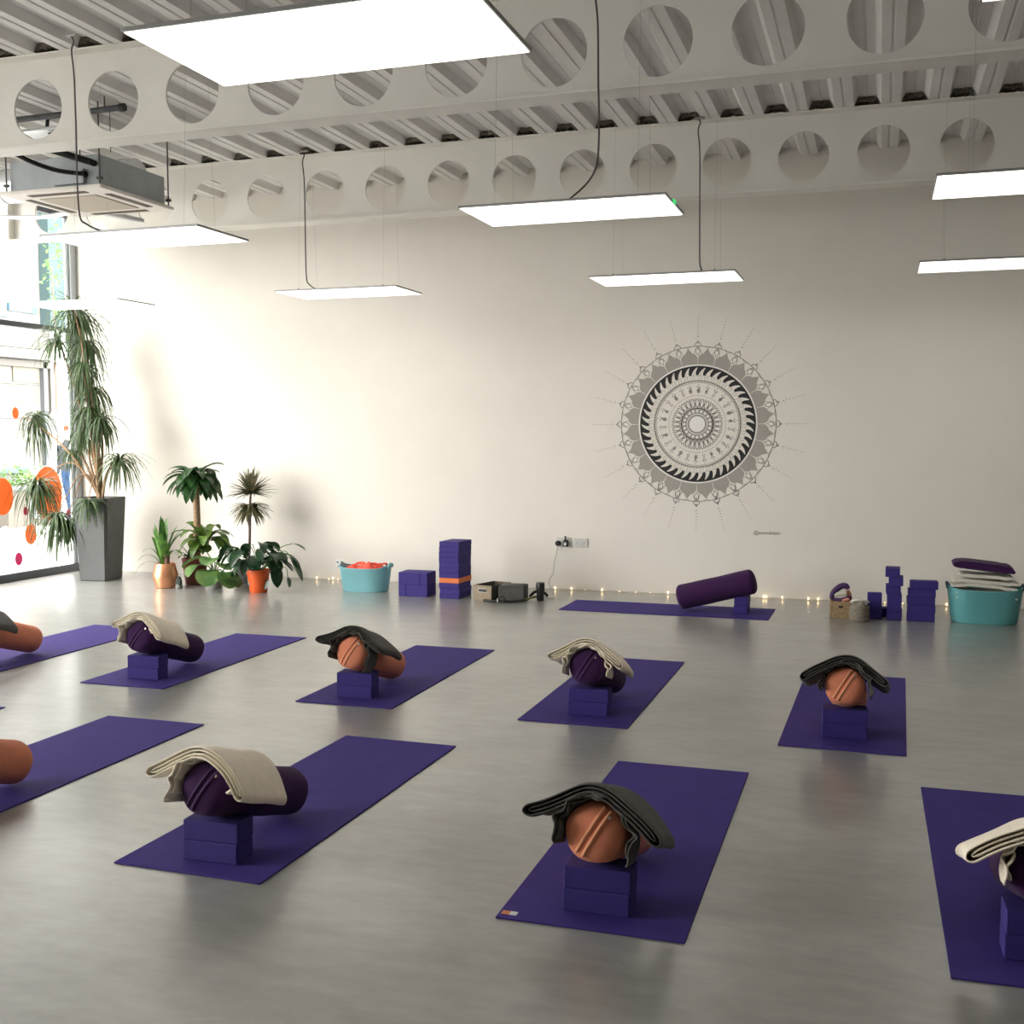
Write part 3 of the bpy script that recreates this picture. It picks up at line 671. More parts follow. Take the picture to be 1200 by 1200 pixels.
openbox((-3.45, 10.0, .0005), .20, .33, .145, -.28, 'open tan box with shade-dark sides and a handle slot beside the tall purple tower', 'woodbox', 'greybox')  # shade on the tan box's sides is put into their colour
openbox((-3.235, 9.97, .0005), .24, .22, .140, .10, 'dark grey felt box between the tan box and the black speaker', 'greybox', 'greybox', False)
tag(obj('lid', B(-.11, .11, -.1, .1, 0, .006, bev=.002), 'greybox', loc=(-3.235, 9.97, .1412), rz=.10), 'dark grey lid lying on the dark grey box', 'lid')
sc = thing('carry_strap', 'black strap with a ring buckle lying in front of the dark grey box', 'strap', (-3.29, 9.80, .006))
obj('webbing', T([(-.18, 0, .008), (-.08, -.02, .006), (.0, -.02, .008), (.08, 0, .006), (.16, .03, .012), (.20, .08, .02)], .012, sm=5), 'black', sc)
obj('ring_buckle', T([(.01+.026*math.cos(a*PI/10), -.035, .030+.026*math.sin(a*PI/10)) for a in range(21)], .007), 'black', sc)
obj('clip', B(-.035, -.027, -.045, -.035, 0, .035), 'tagw', sc)
tag(obj('olive_cord', T([(-3.10, 9.93, .012), (-3.06, 9.98, .03), (-3.03, 10.05, .03), (-3.0, 10.10, .012)], .010, sm=5), 'olive'), 'olive green cord curling between the grey box and the speaker', 'cord')
tag(obj('black_cord', T([(-3.10, 10.06, .03), (-3.06, 10.11, .07), (-3.0, 10.16, .06), (-2.97, 10.2, .02)], .014, sm=5), 'black'), 'black coiled cord behind the speaker', 'cord')
sp = thing('portable_speaker', 'small upright black cylindrical speaker by the wall socket', 'speaker', (-2.985, 10.02, .0005))
obj('speaker_body', lathe([(0, 0), (.030, 0), (.034, .006), (.035, .05), (.040, .11), (.041, .158), (.038, .166), (.030, .168), (0, .165)], 32), 'black', sp)
obj('top_ring', lathe([(.026, .1665), (.036, .1665), (.036, .170), (.026, .170), (.026, .1665)], 32), 'cable', sp)
# sockets
def sock(x, z, label):
    t = thing('wall_socket', label, 'socket', (x, WY, z), group='double wall sockets')
    obj('plate', B(-.073, .073, -.009, 0, -.043, .043, bev=.003), 'socket', t, smooth=False)
    for s in (-.036, .036):
        obj('pin_hole', B(s-.003, s+.003, -.0098, -.0088, -.004, .008), 'socketslot', t)
        obj('pin_hole', B(s-.012, s-.006, -.0098, -.0088, -.018, -.014), 'socketslot', t); obj('pin_hole', B(s+.006, s+.012, -.0098, -.0088, -.018, -.014), 'socketslot', t)
        obj('switch', B(s-.006, s+.006, -.013, -.008, .020, .034, bev=.001), 'white', t)
    return t
s1 = at(661, 635, WY); s2 = at(680.5, 636, WY)
sock(s1.x, s1.z, 'double wall socket on the left, hidden by the black plug'); sock(s2.x, s2.z, 'empty white double wall socket right of the black plug')
p = at(654.5, 636.5, WY)
pl = thing('power_plug', 'round black plug in the wall with a thin grey cable', 'plug', (p.x, WY-.010, p.z))
bm = lathe([(0, 0), (.027, 0), (.027, .020), (.020, .030), (0, .032)], 20); bmesh.ops.rotate(bm, verts=bm.verts, cent=(0, 0, 0), matrix=Matrix.Rotation(PI/2, 3, 'X')); obj('plug_body', bm, 'black', pl)
e = Vector((-2.985, 10.07, .03))-Vector((p.x, WY-.010, p.z))
q1 = at(650, 657, 10.70)-Vector((p.x, WY-.010, p.z)); q2 = at(648, 672, 10.6)-Vector((p.x, WY-.010, p.z)); q3 = at(643, 682, 10.4)-Vector((p.x, WY-.010, p.z))
obj('cable', T([(0, -.02, -.02), (0, -.03, -.06), q1, q2, q3, e+Vector((.08, .12, -.02)), e], .0042, seg=6, sm=6), 'wire', pl)
p = at(663.5, 635, WY)
fr_ = thing('air_freshener', 'small black bottle shaped plug-in with a pale label', 'air freshener', (p.x, WY-.012, p.z-.045))
obj('bottle', lathe([(0, 0), (.026, 0), (.028, .006), (.028, .050), (.020, .064), (.009, .072), (.008, .085), (.007, .092), (.011, .094), (.010, .104), (0, .105)], 20, sy=.45), 'black', fr_, loc=(0, -.018, 0)); obj('paper_label', B(-.012, .012, -.0325, -.0305, .012, .042), 'tagw', fr_)

# fairy lights along the foot of the back wall
fl = thing('fairy_light_string', 'string of tiny warm fairy lights along the foot of the back wall', 'fairy lights', (0, WY-.03, 0))
fr = random.Random(9); pts = []
x = -6.2
while x < 1.3: pts.append((x, -.012+fr.uniform(-.012, .012), .008+fr.uniform(0, .006))); x += .11
obj('wire', T(pts, .0025, seg=5, sm=2), 'fwire', fl)
seen = [372, 386, 391, 397, 651, 670, 686, 706, 726, 745, 762, 783, 895, 898, 917, 947.5, 959, 1011, 1037, 1058, 1109.5]
bulb0 = None
for i, px in enumerate(seen):
    P = at(px, 695, WY-.03); big = i in (0, 2, 4, 5, 7, 11, 12, 13, 14, 15, 16, 20)
    loc = (P.x, -.012, .020 if big else .012)
    if bulb0 is None: bulb0 = obj('bulb', lathe([(0, -.011), (.006, -.008), (.009, 0), (.006, .010), (0, .014)], 10), 'bulb', fl); bq = bulb0
    else: bq = bulb0.copy(); C.objects.link(bq); bq.parent = fl
    bq.location = loc; s_ = .85 if big else .45; bq.scale = (s_, s_, s_)

# ------------------------------------------------------------------ mural: one flat drawing painted on the wall
mc = at(817, 497, WY)
def mural():
    bm = bmesh.new(); lay = [0]
    def yl(k): return -.0008-.0008*k
    def poly(pts, mi, k):
        f = bm.faces.new([bm.verts.new((p[0], yl(k), p[1])) for p in pts]); f.material_index = mi; return f
    def ring(r0, r1, mi, k, n=96, a0=0, a1=2*PI, cx=0, cy=0):
        for i in range(n):
            a_, b_ = a0+(a1-a0)*i/n, a0+(a1-a0)*(i+1)/n
            poly([(cx+r0*math.cos(a_), cy+r0*math.sin(a_)), (cx+r1*math.cos(a_), cy+r1*math.sin(a_)), (cx+r1*math.cos(b_), cy+r1*math.sin(b_)), (cx+r0*math.cos(b_), cy+r0*math.sin(b_))], mi, k)
    def P(r, a): return (r*math.sin(a), r*math.cos(a))
    def line(pts, w, mi, k):
        for a, b in zip(pts, pts[1:]):
            dx, dy = b[0]-a[0], b[1]-a[1]; l = math.hypot(dx, dy) or 1; nx, ny = -dy/l*w/2, dx/l*w/2
            poly([(a[0]+nx, a[1]+ny), (b[0]+nx, b[1]+ny), (b[0]-nx, b[1]-ny), (a[0]-nx, a[1]-ny)], mi, k)
    INK, GREY, MID, PALE, CH_ = range(5)
    def disc(c, r, mi, k, n=10, sx=1): poly([(c[0]+r*sx*math.cos(2*PI*i/n), c[1]+r*math.sin(2*PI*i/n)) for i in range(n)], mi, k)
    N_ = 24; st_ = 2*PI/N_
    for i in range(N_):
        a = i*st_
        # grey shaded lotus petals
        h = a+st_/2
        poly([P(.566, a+.002), P(.635, a+.006), P(.658, a+.035), P(.672, h-.052), P(.70, h-.02), P(.722, h), P(.70, h+.02), P(.672, h+.052), P(.658, a+st_-.035), P(.635, a+st_-.006), P(.566, a+st_-.002)], GREY, 0)
        # leaf drops and triangles between
        line([P(.650, a), P(.690, a-.030), P(.728, a-.018)], .0045, MID, 1); line([P(.650, a), P(.690, a+.030), P(.728, a+.018)], .0045, MID, 1)
        line([P(.728, a-.018), P(.662, a-.055)], .0035, MID, 1); line([P(.728, a+.018), P(.662, a+.055)], .0035, MID, 1)
        line([P(.722, h), P(.740, h-.05)], .0035, MID, 1); line([P(.722, h), P(.740, h+.05)], .0035, MID, 1)
        poly([P(.665, a), P(.685, a-.014), P(.712, a), P(.685, a+.014)], CH_, 1)
        # loops on the rim
        pts = []
        for j in range(9):
            b_ = -1.9+3.8*j/8; pts.append((.748+.024*math.cos(b_), .030*math.sin(b_)))
        pp = [P(r_, a+t_/.748) for r_, t_ in pts]; line(pp, .006, MID, 2)
        line([P(.745, a-.010), P(.715, a-.006), P(.708, a), P(.715, a+.006), P(.745, a+.010)], .005, MID, 2)
        line([P(.77, a-.014), P(.792, a), P(.77, a+.014)], .005, MID, 2)
        # dotted rays
        for j in range(8):
            disc(P(.828+.028*j, a), .0068-.0003*j if j % 2 == 0 else .0048, PALE, 0, 8)
        for rr_, o_ in ((.835, .018), (.855, -.018)): disc(P(rr_, a+o_), .004, PALE, 0, 6)
    ring(.735, .7405, MID, 1, 120)
    ring(.552, .566, CH_, 1, 120); ring(.549, .553, MID, 2, 120)
    # black flame ring
    ring(.536, .549, INK, 2, 120)
    nb_ = 44
    for i in range(nb_):
        a = i*2*PI/nb_; s = 2*PI/nb_
        poly([P(.537, a), P(.537, a+s*.90), P(.525, a+s*.68), P(.505, a+s*.42), P(.480, a+s*.20), P(.464, a+s*.12), P(.464, a-s*.22), P(.480, a-s*.26), P(.500, a-s*.20), P(.520, a-s*.10)], INK, 2)
        line([P(.462, a-s*.1), P(.455, a+s*.05), P(.425, a+s*.1)], .0035, PALE, 1)
        line([P(.470, a+s*.28), P(.462, a+s*.5), P(.428, a+s*.45)], .004, GREY, 1)
        line([P(.455, a-s*.3), P(.472, a), P(.455, a+s*.3)], .0035, PALE, 1)
    ring(.405, .410, INK, 2, 120)
    for i in range(120):
        a = i*2*PI/120; disc(P(.416, a), .0052, INK, 2, 6)
    ring(.392, .3955, MID, 2, 96)
    # band of small flower motifs
    nm = 26
    for i in range(nm):
        a = i*2*PI/nm+.03; q_ = (i*7) % 5
        disc(P(.318, a), .019-.002*q_, GREY, 1, 10); disc(P(.355, a-.035), .008, PALE, 1, 7); disc(P(.355, a+.035), .008, PALE, 1, 7); disc(P(.340, a+.010), .0085, MID if q_ < 2 else GREY, 2, 7)
        disc(P(.375, a), .006, GREY, 1, 6); disc(P(.318, a), .0065, CH_ if q_ > 2 else MID, 3, 7); disc(P(.300, a-.03), .0045, MID, 1, 6); disc(P(.300, a+.03), .0045, MID, 1, 6)
        line([P(.285, a), P(.30, a)], .003, GREY, 1)
    ring(.270, .2735, PALE, 1, 80)
    # petals round the centre
    n2 = 28
    for i in range(n2):
        a = i*2*PI/n2; s = 2*PI/n2
        out = [P(.158, a), P(.180, a-s*.36), P(.205, a-s*.40), P(.228, a-s*.22), P(.243, a), P(.228, a+s*.22), P(.205, a+s*.40), P(.180, a+s*.36), P(.158, a)]
        line(out, .0052, MID, 2)
        line([P(.222, a+s*.5), P(.245, a+s*.5)], .011, GREY, 1); poly([P(.166, a), P(.185, a-s*.22), P(.215, a), P(.185, a+s*.22)], CH_, 1)
        line([P(.160, a+s*.5), P(.205, a+s*.5)], .007, GREY, 1)
    ring(.146, .156, MID, 3, 80)
    for i in range(56): disc(P(.151, i*2*PI/56), .0065, INK, 4, 6)
    n3 = 20
    ring(.100, .143, GREY, 1, 64)
    for i in range(n3):
        a = i*2*PI/n3; disc(P(.124, a), .0135, CH_, 2, 10)
        disc(P(.110, a+PI/n3), .004, MID, 3, 6)
    ring(.078, .092, GREY, 2, 64); ring(.076, .080, MID, 3, 64); ring(0.0001, .076, CH_, 2, 48)
    return bm
mu = obj('mandala_mural', mural(), ('ink', 'grey', 'mid', 'pale', 'chalk'), smooth=False, loc=(mc.x, WY, mc.z))
tag(mu, 'large round black and grey mandala painted on the white back wall', 'mural')
# hand-lettered signature
cu = bpy.data.curves.new('mural_signature', 'FONT'); cu.body = '@mamdidam'; cu.size = .046; cu.extrude = .0003
so = bpy.data.objects.new('mural_signature', cu); C.objects.link(so)
dg = bpy.context.evaluated_depsgraph_get(); me = bpy.data.meshes.new_from_object(so.evaluated_get(dg)); bpy.data.objects.remove(so)
so = bpy.data.objects.new('mural_signature', me); C.objects.link(so); me.materials.append(M['mid'])
sg = at(883, 626, WY); so.location = (sg.x, WY-.0015, sg.z); so.rotation_euler = (PI/2, 0, 0)
tag(so, 'tiny grey painted signature on the wall below the mandala', 'signature')

# ------------------------------------------------------------------ plants
def leaf(bm, base, d, L, W, droop=.8, n=7, prof='strap', fold=.25, twist=0, mi=0):
    """ribbon leaf: starts along d and bends down under its weight"""
    d = Vector(d).normalized(); p = Vector(base); side = d.cross(Vector((0, 0, 1)))
    if side.length < .05: side = Vector((1, 0, 0))
    side.normalize(); side = Matrix.Rotation(twist, 3, d) @ side
    rows = []
    for i in range(n+1):
        t = i/n
        w = {'strap': math.sin(PI*min(t*.96+.04, 1))**.6 if t < .999 else 0, 'needle': (1-t)**.6 if t > .1 else .7, 'broad': math.sin(PI*(t**.85)*.98+.02)**.75 if t < .999 else 0,
             'round': math.sqrt(max(0, 1-(2*t-1.02)**2))}[prof]*W/2
        nrm = side.cross(d).normalized()
        c = p
        if w < 1e-4: w = 1e-4
        rows.append((bm.verts.new(c-side*w+nrm*w*fold), bm.verts.new(c), bm.verts.new(c+side*w+nrm*w*fold)))
        p = p+d*(L/n); d = (d+Vector((0, 0, -droop/n))).normalized()
        side = (side-d*side.dot(d)).normalized()
    for a, b in zip(rows, rows[1:]):
        for k in (0, 1): bm.faces.new((a[k], a[k+1], b[k+1], b[k])).material_index = mi
def crown(q, c, n, L, W, elev=(-.2, 1.2), droop=1.5, prof='needle', fold=.2, bm=None, az=None, nn=7, rr=.015):
    bm = bm or bmesh.new(); c = Vector(c)
    for i in range(n):
        a = (2*PI*i*.381966*1.0+q.uniform(-.2, .2)) if az is None else q.uniform(*az); e = elev[0]+(elev[1]-elev[0])*((i+.5)/n)
        d = Vector((math.cos(a)*math.cos(e), math.sin(a)*math.cos(e), math.sin(e)))
        leaf(bm, c+d*rr, d, L*q.uniform(.75, 1.1), W*q.uniform(.85, 1.15), droop*q.uniform(.7, 1.25), nn, prof, fold, q.uniform(-.3, .3))
    return bm
q = random.Random(21)

# big dracaena in the tapered planter
PY = 10.10; pc = at(119, 680, PY); pc.z = 0; pz = .885
t = thing('potted_dracaena', 'tall drooping dracaena in a dark grey tapered planter in the window corner', 'potted plant', (pc.x, PY, .0005), 0)
bm = bmesh.new(); rg = []
for (s, z) in ((.148, 0), (.152, .008), (.190, pz-.01), (.190, pz), (.172, pz), (.170, pz-.04)):
    rg.append([bm.verts.new((s*1.414*math.cos(a), s*1.414*math.sin(a), z)) for a in [math.radians(45+90*k)+o_ for k in range(4) for o_ in (-.07, .07)]])
for a, b in zip(rg, rg[1:]):
    for k in range(8): bm.faces.new((a[k], a[(k+1) % 8], b[(k+1) % 8], b[k]))
bm.faces.new(rg[0]); pt = obj('planter', bm, 'planter', t, smooth=False); pt.rotation_euler = (0, 0, .10)
so_ = obj('soil', B(-.165, .165, -.165, .165, pz-.08, pz-.035), 'soil', t, smooth=False); so_.rotation_euler = (0, 0, .10)
O = Vector((pc.x, PY, .0005))
heads = [  # px,py, Y, leaf length, n, droop, elev
 (67, 398, 10.15, .42, 70, 2.2, (-.9, 1.0)), (92, 372, 10.20, .62, 90, 2.6, (-1.1, .6)), (86, 360, 10.0, .48, 50, 2.4, (-.6, 1.0)), (101, 400, 10.25, .55, 70, 3.0, (-1.2, .2)),
 (108, 455, 10.15, .50, 70, 3.0, (-1.2, .3)), (118, 490, 10.0, .45, 60, 3.0, (-1.1, .3)),
 (140, 538, 9.95, .46, 70, 2.4, (-.9, .7)), (27, 488, 10.05, .62, 80, 3.0, (-.9, .6)), (44, 566, 9.95, .60, 100, 2.7, (-1.0, .6)), (68, 602, 9.90, .60, 90, 3.0, (-1.2, .3)),
 (104, 588, 9.72, .34, 60, 2.6, (-.8, .6)), (84, 528, 10.2, .30, 40, 2.6, (-1.0, .4)), (78, 610, 10.0, .34, 46, 3.0, (-1.2, .1)), (98, 425, 10.05, .50, 70, 3.0, (-1.2, .1)), (106, 478, 10.0, .50, 70, 3.0, (-1.2, .2)), (96, 505, 10.12, .36, 40, 3.0, (-1.2, .2))]
root = at(118, 583, PY)-O; root.z = pz-.04
for i, (px, py, Y, L_, n_, dr, el) in enumerate(heads):
    Y = 10.1+(Y-10.1)*.8
    c = at(px, py, Y)-O
    lowest = min(c.z, .0)
    high = c.z > 1.15
    if high: mid1 = root.lerp(c, .4)+Vector((.05*math.sin(i*2), .03*math.cos(i*3), .12)); pth = [root+Vector((.02*math.cos(i), .02*math.sin(i), 0)), mid1, root.lerp(c, .75)+Vector((.03, 0, .08)), c]
    else:
        top = root.lerp(c, .5); top.z = max(c.z, pz)+.22; pth = [root+Vector((.02*math.cos(i), .02*math.sin(i), 0)), root.lerp(top, .55)+Vector((0, 0, .10)), top, root.lerp(c, .85)+Vector((0, 0, .12)), c]
    st = obj('stem', T(pth, lambda t, b=(.016 if high else .011): b*(1-.6*t), seg=8, sm=6), 'bark', t)
    bm = crown(q, c, n_, L_, .022, el, dr, 'needle', .3)
    for v in bm.verts:
        P_ = v.co+O
        if P_.x < WX+.03: v.co.x = WX+.03-O.x+(.004*q.random())
        if P_.z > 2.55 and P_.y < 9.86: v.co.y = 9.86-O.y
        if P_.y > WY-.02: v.co.y = WY-.02-O.y-.004*q.random()
    obj('leaf_head', bm, 'drac', t, smooth=True, angle=180)

def pot_plant(name, px, py, Y, label):
    P_ = at(px, py, Y); P_.z = .0005
    return thing(name, label, 'potted plant', P_), P_
K = .00868*1.0  # metres per pixel at that depth
# copper pot with strap leaves
t, O = pot_plant('potted_strap_plant', 194, 686, 9.74, 'green strap-leaved plant in a shiny copper pot')
obj('copper_pot', lathe([(0, 0), (.088, 0), (.096, .006), (.125, .105), (.127, .125), (.122, .150), (.100, .245), (.097, .250), (.088, .247), (.09, .20), (0, .20)], 40), 'copper', t, angle=20)
obj('stump', T([(.03, -.01, .2), (.035, -.01, .345)], .026, seg=10), 'stump', t)
bm = bmesh.new()
for (dx, dy, dz, L_, dr, w) in ((-.3, -.1, 1, .42, .25, .05), (-.12, .1, 1, .52, .1, .052), (.08, -.1, 1, .50, .6, .05), (.35, .1, 1, .48, 1.9, .045), (-.45, .2, .9, .36, 1.2, .045), (.5, -.2, .8, .42, 2.4, .04), (-.05, -.3, 1, .46, .5, .045), (.2, .3, 1, .44, .9, .045), (-.7, 0, .8, .36, 2.6, .016), (-.8, -.3, .5, .34, 2.8, .014), (-.6, .2, .9, .42, 2.4, .012), (.4, 0, 1, .55, 1.8, .012), (-.2, -.3, 1, .40, .3, .06), (.15, -.3, 1, .36, .5, .055), (0, .2, 1, .50, .2, .055), (-.25, .1, 1, .34, .8, .05), (.3, -.3, 1, .34, 1.4, .05)):
    leaf(bm, (-.02+dx*.04, dy*.03, .215), (dx*.6, dy*.6, dz), L_, w*1.3, dr, 9, 'strap', .3)
obj('foliage', bm, 'strap', t, angle=180)
# little cactus
t, O = pot_plant('small_cactus', 210, 688, 9.70, 'tiny dark cactus standing beside the copper pot')
bm = lathe([(0, 0), (.030, 0), (.036, .02), (.030, .045), (0, .05)], 14); obj('pot', bm, 'greypot', t)
bm = bmesh.new()
for (x_, y_, r_, h_) in ((0, 0, .028, .10), (-.02, .0, .018, .07), (.02, -.01, .018, .075)): lathe([(0, .03), (r_, .045), (r_*1.05, .03+h_*.5), (r_*.6, .03+h_*.9), (0, .03+h_)], 10, bm=bm, cx=x_, cy=y_)
obj('cactus_body', bm, 'cactus', t)
# corn plant
t, O = pot_plant('potted_corn_plant', 229, 686, 10.05, 'tall corn plant with dark leaf crown on a thick cane in an oxblood pot')
obj('oxblood_pot', lathe([(0, 0), (.095, 0), (.100, .005), (.130, .25), (.134, .255), (.134, .275), (.122, .275), (.118, .22), (0, .22)], 36), 'redpot', t)
topz = at(231, 562, 10.05).z
obj('cane', T([(.02, 0, .2), (.035, 0, .55), (.03, 0, topz-.02)], lambda t_: .042-.010*t_, seg=12, sm=4), 'bark', t)
bm = crown(q, (.03, 0, topz-.02), 46, .36, .115, (.0, 1.15), 2.5, 'broad', .25, nn=8); obj('leaf_crown', bm, 'corn', t, angle=180)
c2 = at(241, 635, 10.0)-O
obj('side_shoot', T([(.035, 0, .42), (.06, -.02, .50), (c2.x, c2.y, c2.z)], lambda t_: .018-.006*t_, sm=4), 'bark', t)
bm = crown(q, (c2.x, c2.y, c2.z-.0), 20, .40, .11, (.2, 1.2), 2.2, 'broad', .25, nn=8); obj('lower_leaf_crown', bm, 'cornlow', t, angle=180)
c3 = at(222, 655, 9.95)-O; bm = crown(q, c3, 9, .19, .045, (.4, 1.3), 1.2, 'broad', .3); obj('lowest_leaf_crown', bm, 'corn', t, angle=180)
obj('lowest_shoot', T([(-.02, 0, .22), c3], .010), 'bark', t)
# marginata
t, O = pot_plant('potted_marginata', 287, 683, 10.35, 'slender spiky dragon tree with two leaf tufts behind the orange pot')
obj('grey_pot', lathe([(0, 0), (.100, 0), (.105, .006), (.122, .20), (.126, .21), (.126, .225), (.114, .225), (.112, .18), (0, .18)], 32), 'greypot', t)
a_ = at(292, 650, 10.35)-O; b_ = at(293, 594, 10.35)-O; c_ = at(294, 579, 10.35)-O
obj('cane', T([(.0, 0, .16), a_, b_, c_], lambda t_: .016-.005*t_, sm=5), 'greybark', t)
obj('upper_leaf_tuft', crown(q, c_, 120, .28, .034, (-.05, 1.5), .45, 'needle', .3), 'marg', t, angle=180)
obj('lower_leaf_tuft', crown(q, b_, 90, .25, .034, (-.75, .5), 1.2, 'needle', .3), 'marg', t, angle=180)
# pale round-leaved plant
t, O = pot_plant('round_leaved_plant', 252, 686, 9.86, 'low plant with big round pale green leaves')
obj('pot', lathe([(0, 0), (.07, 0), (.09, .14), (.092, .15), (.082, .15), (.08, .12), (0, .12)], 24), 'greypot', t)
bm = bmesh.new(); sb = bmesh.new()
for (px, py, Y, L_, W_, d, dr) in ((240, 655, 9.78, .24, .20, (-.9, -.3, .1), 1.2), (243, 648, 9.9, .22, .19, (-.6, .2, .5), 1.0), (262, 662, 9.74, .20, .19, (.5, -.5, .3), 1.3), (246, 668, 9.68, .24, .22, (.35, -.8, -.15), 1.2),
                                   (236, 662, 9.70, .20, .18, (-.3, -.9, .1), 1.8), (262, 671, 9.66, .22, .20, (.7, -.5, -.2), 1.3), (258, 648, 9.85, .20, .17, (.6, .2, .5), 1.2), (252, 655, 9.78, .20, .19, (.1, -.9, .3), 1.3), (270, 676, 9.66, .15, .13, (.8, -.3, -.3), 1.0)):
    c = at(px, py, Y)-O; leaf(bm, c, d, L_*1.05, W_*1.1, dr, 9, 'round', .22, q.uniform(-.2, .2))
    obj('leaf_stalk', T([(0, 0, .12), Vector((0, 0, .12)).lerp(c, .5)+Vector((0, 0, .05)), c], .006, seg=6, sm=4), 'strap', t)
obj('foliage', bm, 'rnd', t, angle=180)
# orange pot with dark leaves
t, O = pot_plant('potted_peace_lily', 303, 689, 9.74, 'dark glossy broad-leaved plant in a bright orange pot')
obj('orange_pot', lathe([(0, 0), (.080, 0), (.085, .006), (.110, .185), (.116, .186), (.116, .225), (.104, .225), (.10, .18), (0, .18)], 36), 'orangepot', t)
bm = bmesh.new(); k = 0
for i in range(44):
    a = 2*PI*i*.382+.3; rr = q.uniform(.04, .24); z = .22+q.uniform(.05, .28)*(1-rr*1.2)
    c = Vector((rr*math.cos(a)*1.25, rr*math.sin(a)*.75, z)); leaf(bm, c, (math.cos(a), math.sin(a), q.uniform(-.1, .5)), q.uniform(.17, .27), q.uniform(.075, .11), q.uniform(1.4, 2.6), 8, 'broad', .25, q.uniform(-.4, .4))
    if i % 2 == 0: obj('leaf_stalk', T([(0, 0, .18), Vector((0, 0, .18)).lerp(c, .5)+Vector((0, 0, .06)), c], .004, seg=5, sm=3), 'lily', t)
for (px, py, px2, py2, L_, W_, d) in ((325, 648, 343, 637, .16, .06, (.9, 0, -.2)), (330, 650, 340, 652, .28, .12, (.5, 0, -.75)), (322, 660, 330, 658, .16, .06, (.9, 0, -.5)), (322, 655, 322, 661, .24, .13, (.25, -.2, -.95)), (333, 668, 337, 676, .11, .08, (.2, 0, -1)), (312, 672, 311, 678, .11, .10, (0, -.2, -1)), (290, 655, 280, 664, .22, .10, (-.3, -.2, -.9)), (300, 655, 298, 664, .2, .10, (-.1, -.4, -.9))):
    c = at(px2, py2, 9.72)-O; m1 = at(px, py, 9.72)-O
    obj('leaf_stalk', T([(0, 0, .18), m1+Vector((0, 0, .03)), c], .004, seg=5, sm=5), 'strap', t); leaf(bm, c, d, L_, W_, .5, 8, 'broad', .2)
for v in bm.verts:
    if v.co.z < .012: v.co.z = .012
obj('foliage', bm, 'lily', t, angle=180)

# ------------------------------------------------------------------ outside the window
struct(obj('ground', B(-40, WX-.101, -20, 45, -.22, -.02), 'pave', smooth=False))
FX = -16.0
def fx(px, py, X=FX):
    a_ = Fv+Rv*(px-600)/FPX+Uv*(600-py)/FPX; return Vector((0, 0, CH))+a_*(X/a_.x)
bd = thing('shop_building', 'pale building with grey fascia and yellow panels across the street', 'building', (FX, 0, 0))
obj('facade', B(-1.2, 0, 4, 18.95, -.02, 9), 'render', bd, smooth=False)
def fpart(name, px0, py0, px1, py1, m_, out=.08, base=0):
    a_ = fx((px0), (py0+py1)/2); b_ = fx(px1, (py0+py1)/2); z1 = fx((px0+px1)/2, py0).z; z0 = fx((px0+px1)/2, py1).z
    return obj(name, B(base, base+out, a_.y, b_.y, z0, z1), m_, bd, smooth=False)
fpart('fascia', -160, 386, 60, 401, 'fascia', .14); fpart('signboard', -160, 402, 52, 414, 'render', .25); fpart('canopy_edge', -160, 416, 57, 424, 'fascia', .10)
fpart('blue_band', 8, 357, 40, 366, 'blue', .06); fpart('blue_band', -80, 361, 8, 366, 'blue', .05)
fpart('yellow_panel', 14, 428, 44, 448, 'yellow', .03); fpart('yellow_panel', -20, 450, 44, 470, 'yellow', .02)
fpart('door_post', 48, 424, 52, 545, 'outgrey', .10); fpart('panel_joint', -60, 447.5, 45, 448.5, 'outgrey', .04); fpart('panel_joint', -60, 488.5, 48, 489.5, 'outgrey', .04)
fpart('corner_pier', 57, 424, 68, 500, 'fascia', .06); fpart('shop_sill', -60, 549, 28, 555, 'blue', .15)
fpart('cream_base', -60, 592, 22, 612, 'yellow', .05)
far = thing('glass_building', 'teal glazed building farther down the street', 'building', (-22, 0, 0))
def gpart(name, px0, py0, px1, py1, m_, out=.1, X=-22.):
    a_ = fx(px0, (py0+py1)/2, X); b_ = fx(px1, (py0+py1)/2, X); z1 = fx((px0+px1)/2, py0, X).z; z0 = fx((px0+px1)/2, py1, X).z
    return obj(name, B(0, out, a_.y, b_.y, z0, z1), m_, far, smooth=False)
fpart('bay_glazing', 44, 150, 105, 388, 'teal', .25); gpart('lower_wall', 57, 395, 130, 640, 'render', .1, -17.5)
gpart('lower_window', 60, 430, 92, 545, 'teal', .15, -17.4); gpart('window_frame', 58, 425, 60, 560, 'outgrey', .25, -17.4)
fpart('glazing_bar', 66, 200, 67, 388, 'outgrey', .30)
# street tree and shrub
def tree(px, py, X, s, hz, label, m_, n, name):
    P_ = fx(px, 640, X); P_.z = 0
    c = fx(px, py, X)-P_
    t = thing(name, label, 'tree' if 'tree' in name else 'shrub', (P_.x, P_.y, -.02))
    obj('trunk', T([(0, 0, 0), (.03, 0, c.z*.6), (0, 0, c.z)], lambda t_: .05*s-.03*s*t_, sm=4), 'stump', t)
    bm = bmesh.new(); qq = random.Random(px)
    for i in range(n):
        v = Vector((qq.gauss(0, .4)*s, qq.gauss(0, .4)*s, qq.gauss(0, .5)*hz)); leaf(bm, c+v, (qq.uniform(-1, 1), qq.uniform(-1, 1), qq.uniform(-.6, .6)), .16*s**.5, .11*s**.5, .6, 3, 'broad', .2)
    obj('foliage', bm, m_, t, angle=180)
tree(70, 312, -14.4, .42, .95, 'bright green leafy street tree seen through the upper window', 'treeleaf', 170, 'street_tree')
tree(25, 566, -15.2, .55, .35, 'low grey-green shrub outside behind the glass', 'rnd', 260, 'street_shrub')
sp_ = fx(42, 615, -14.0)
pb = thing('stone_planter', 'tan stone planter block standing outside on the pavement', 'planter', (sp_.x, sp_.y, -.02))
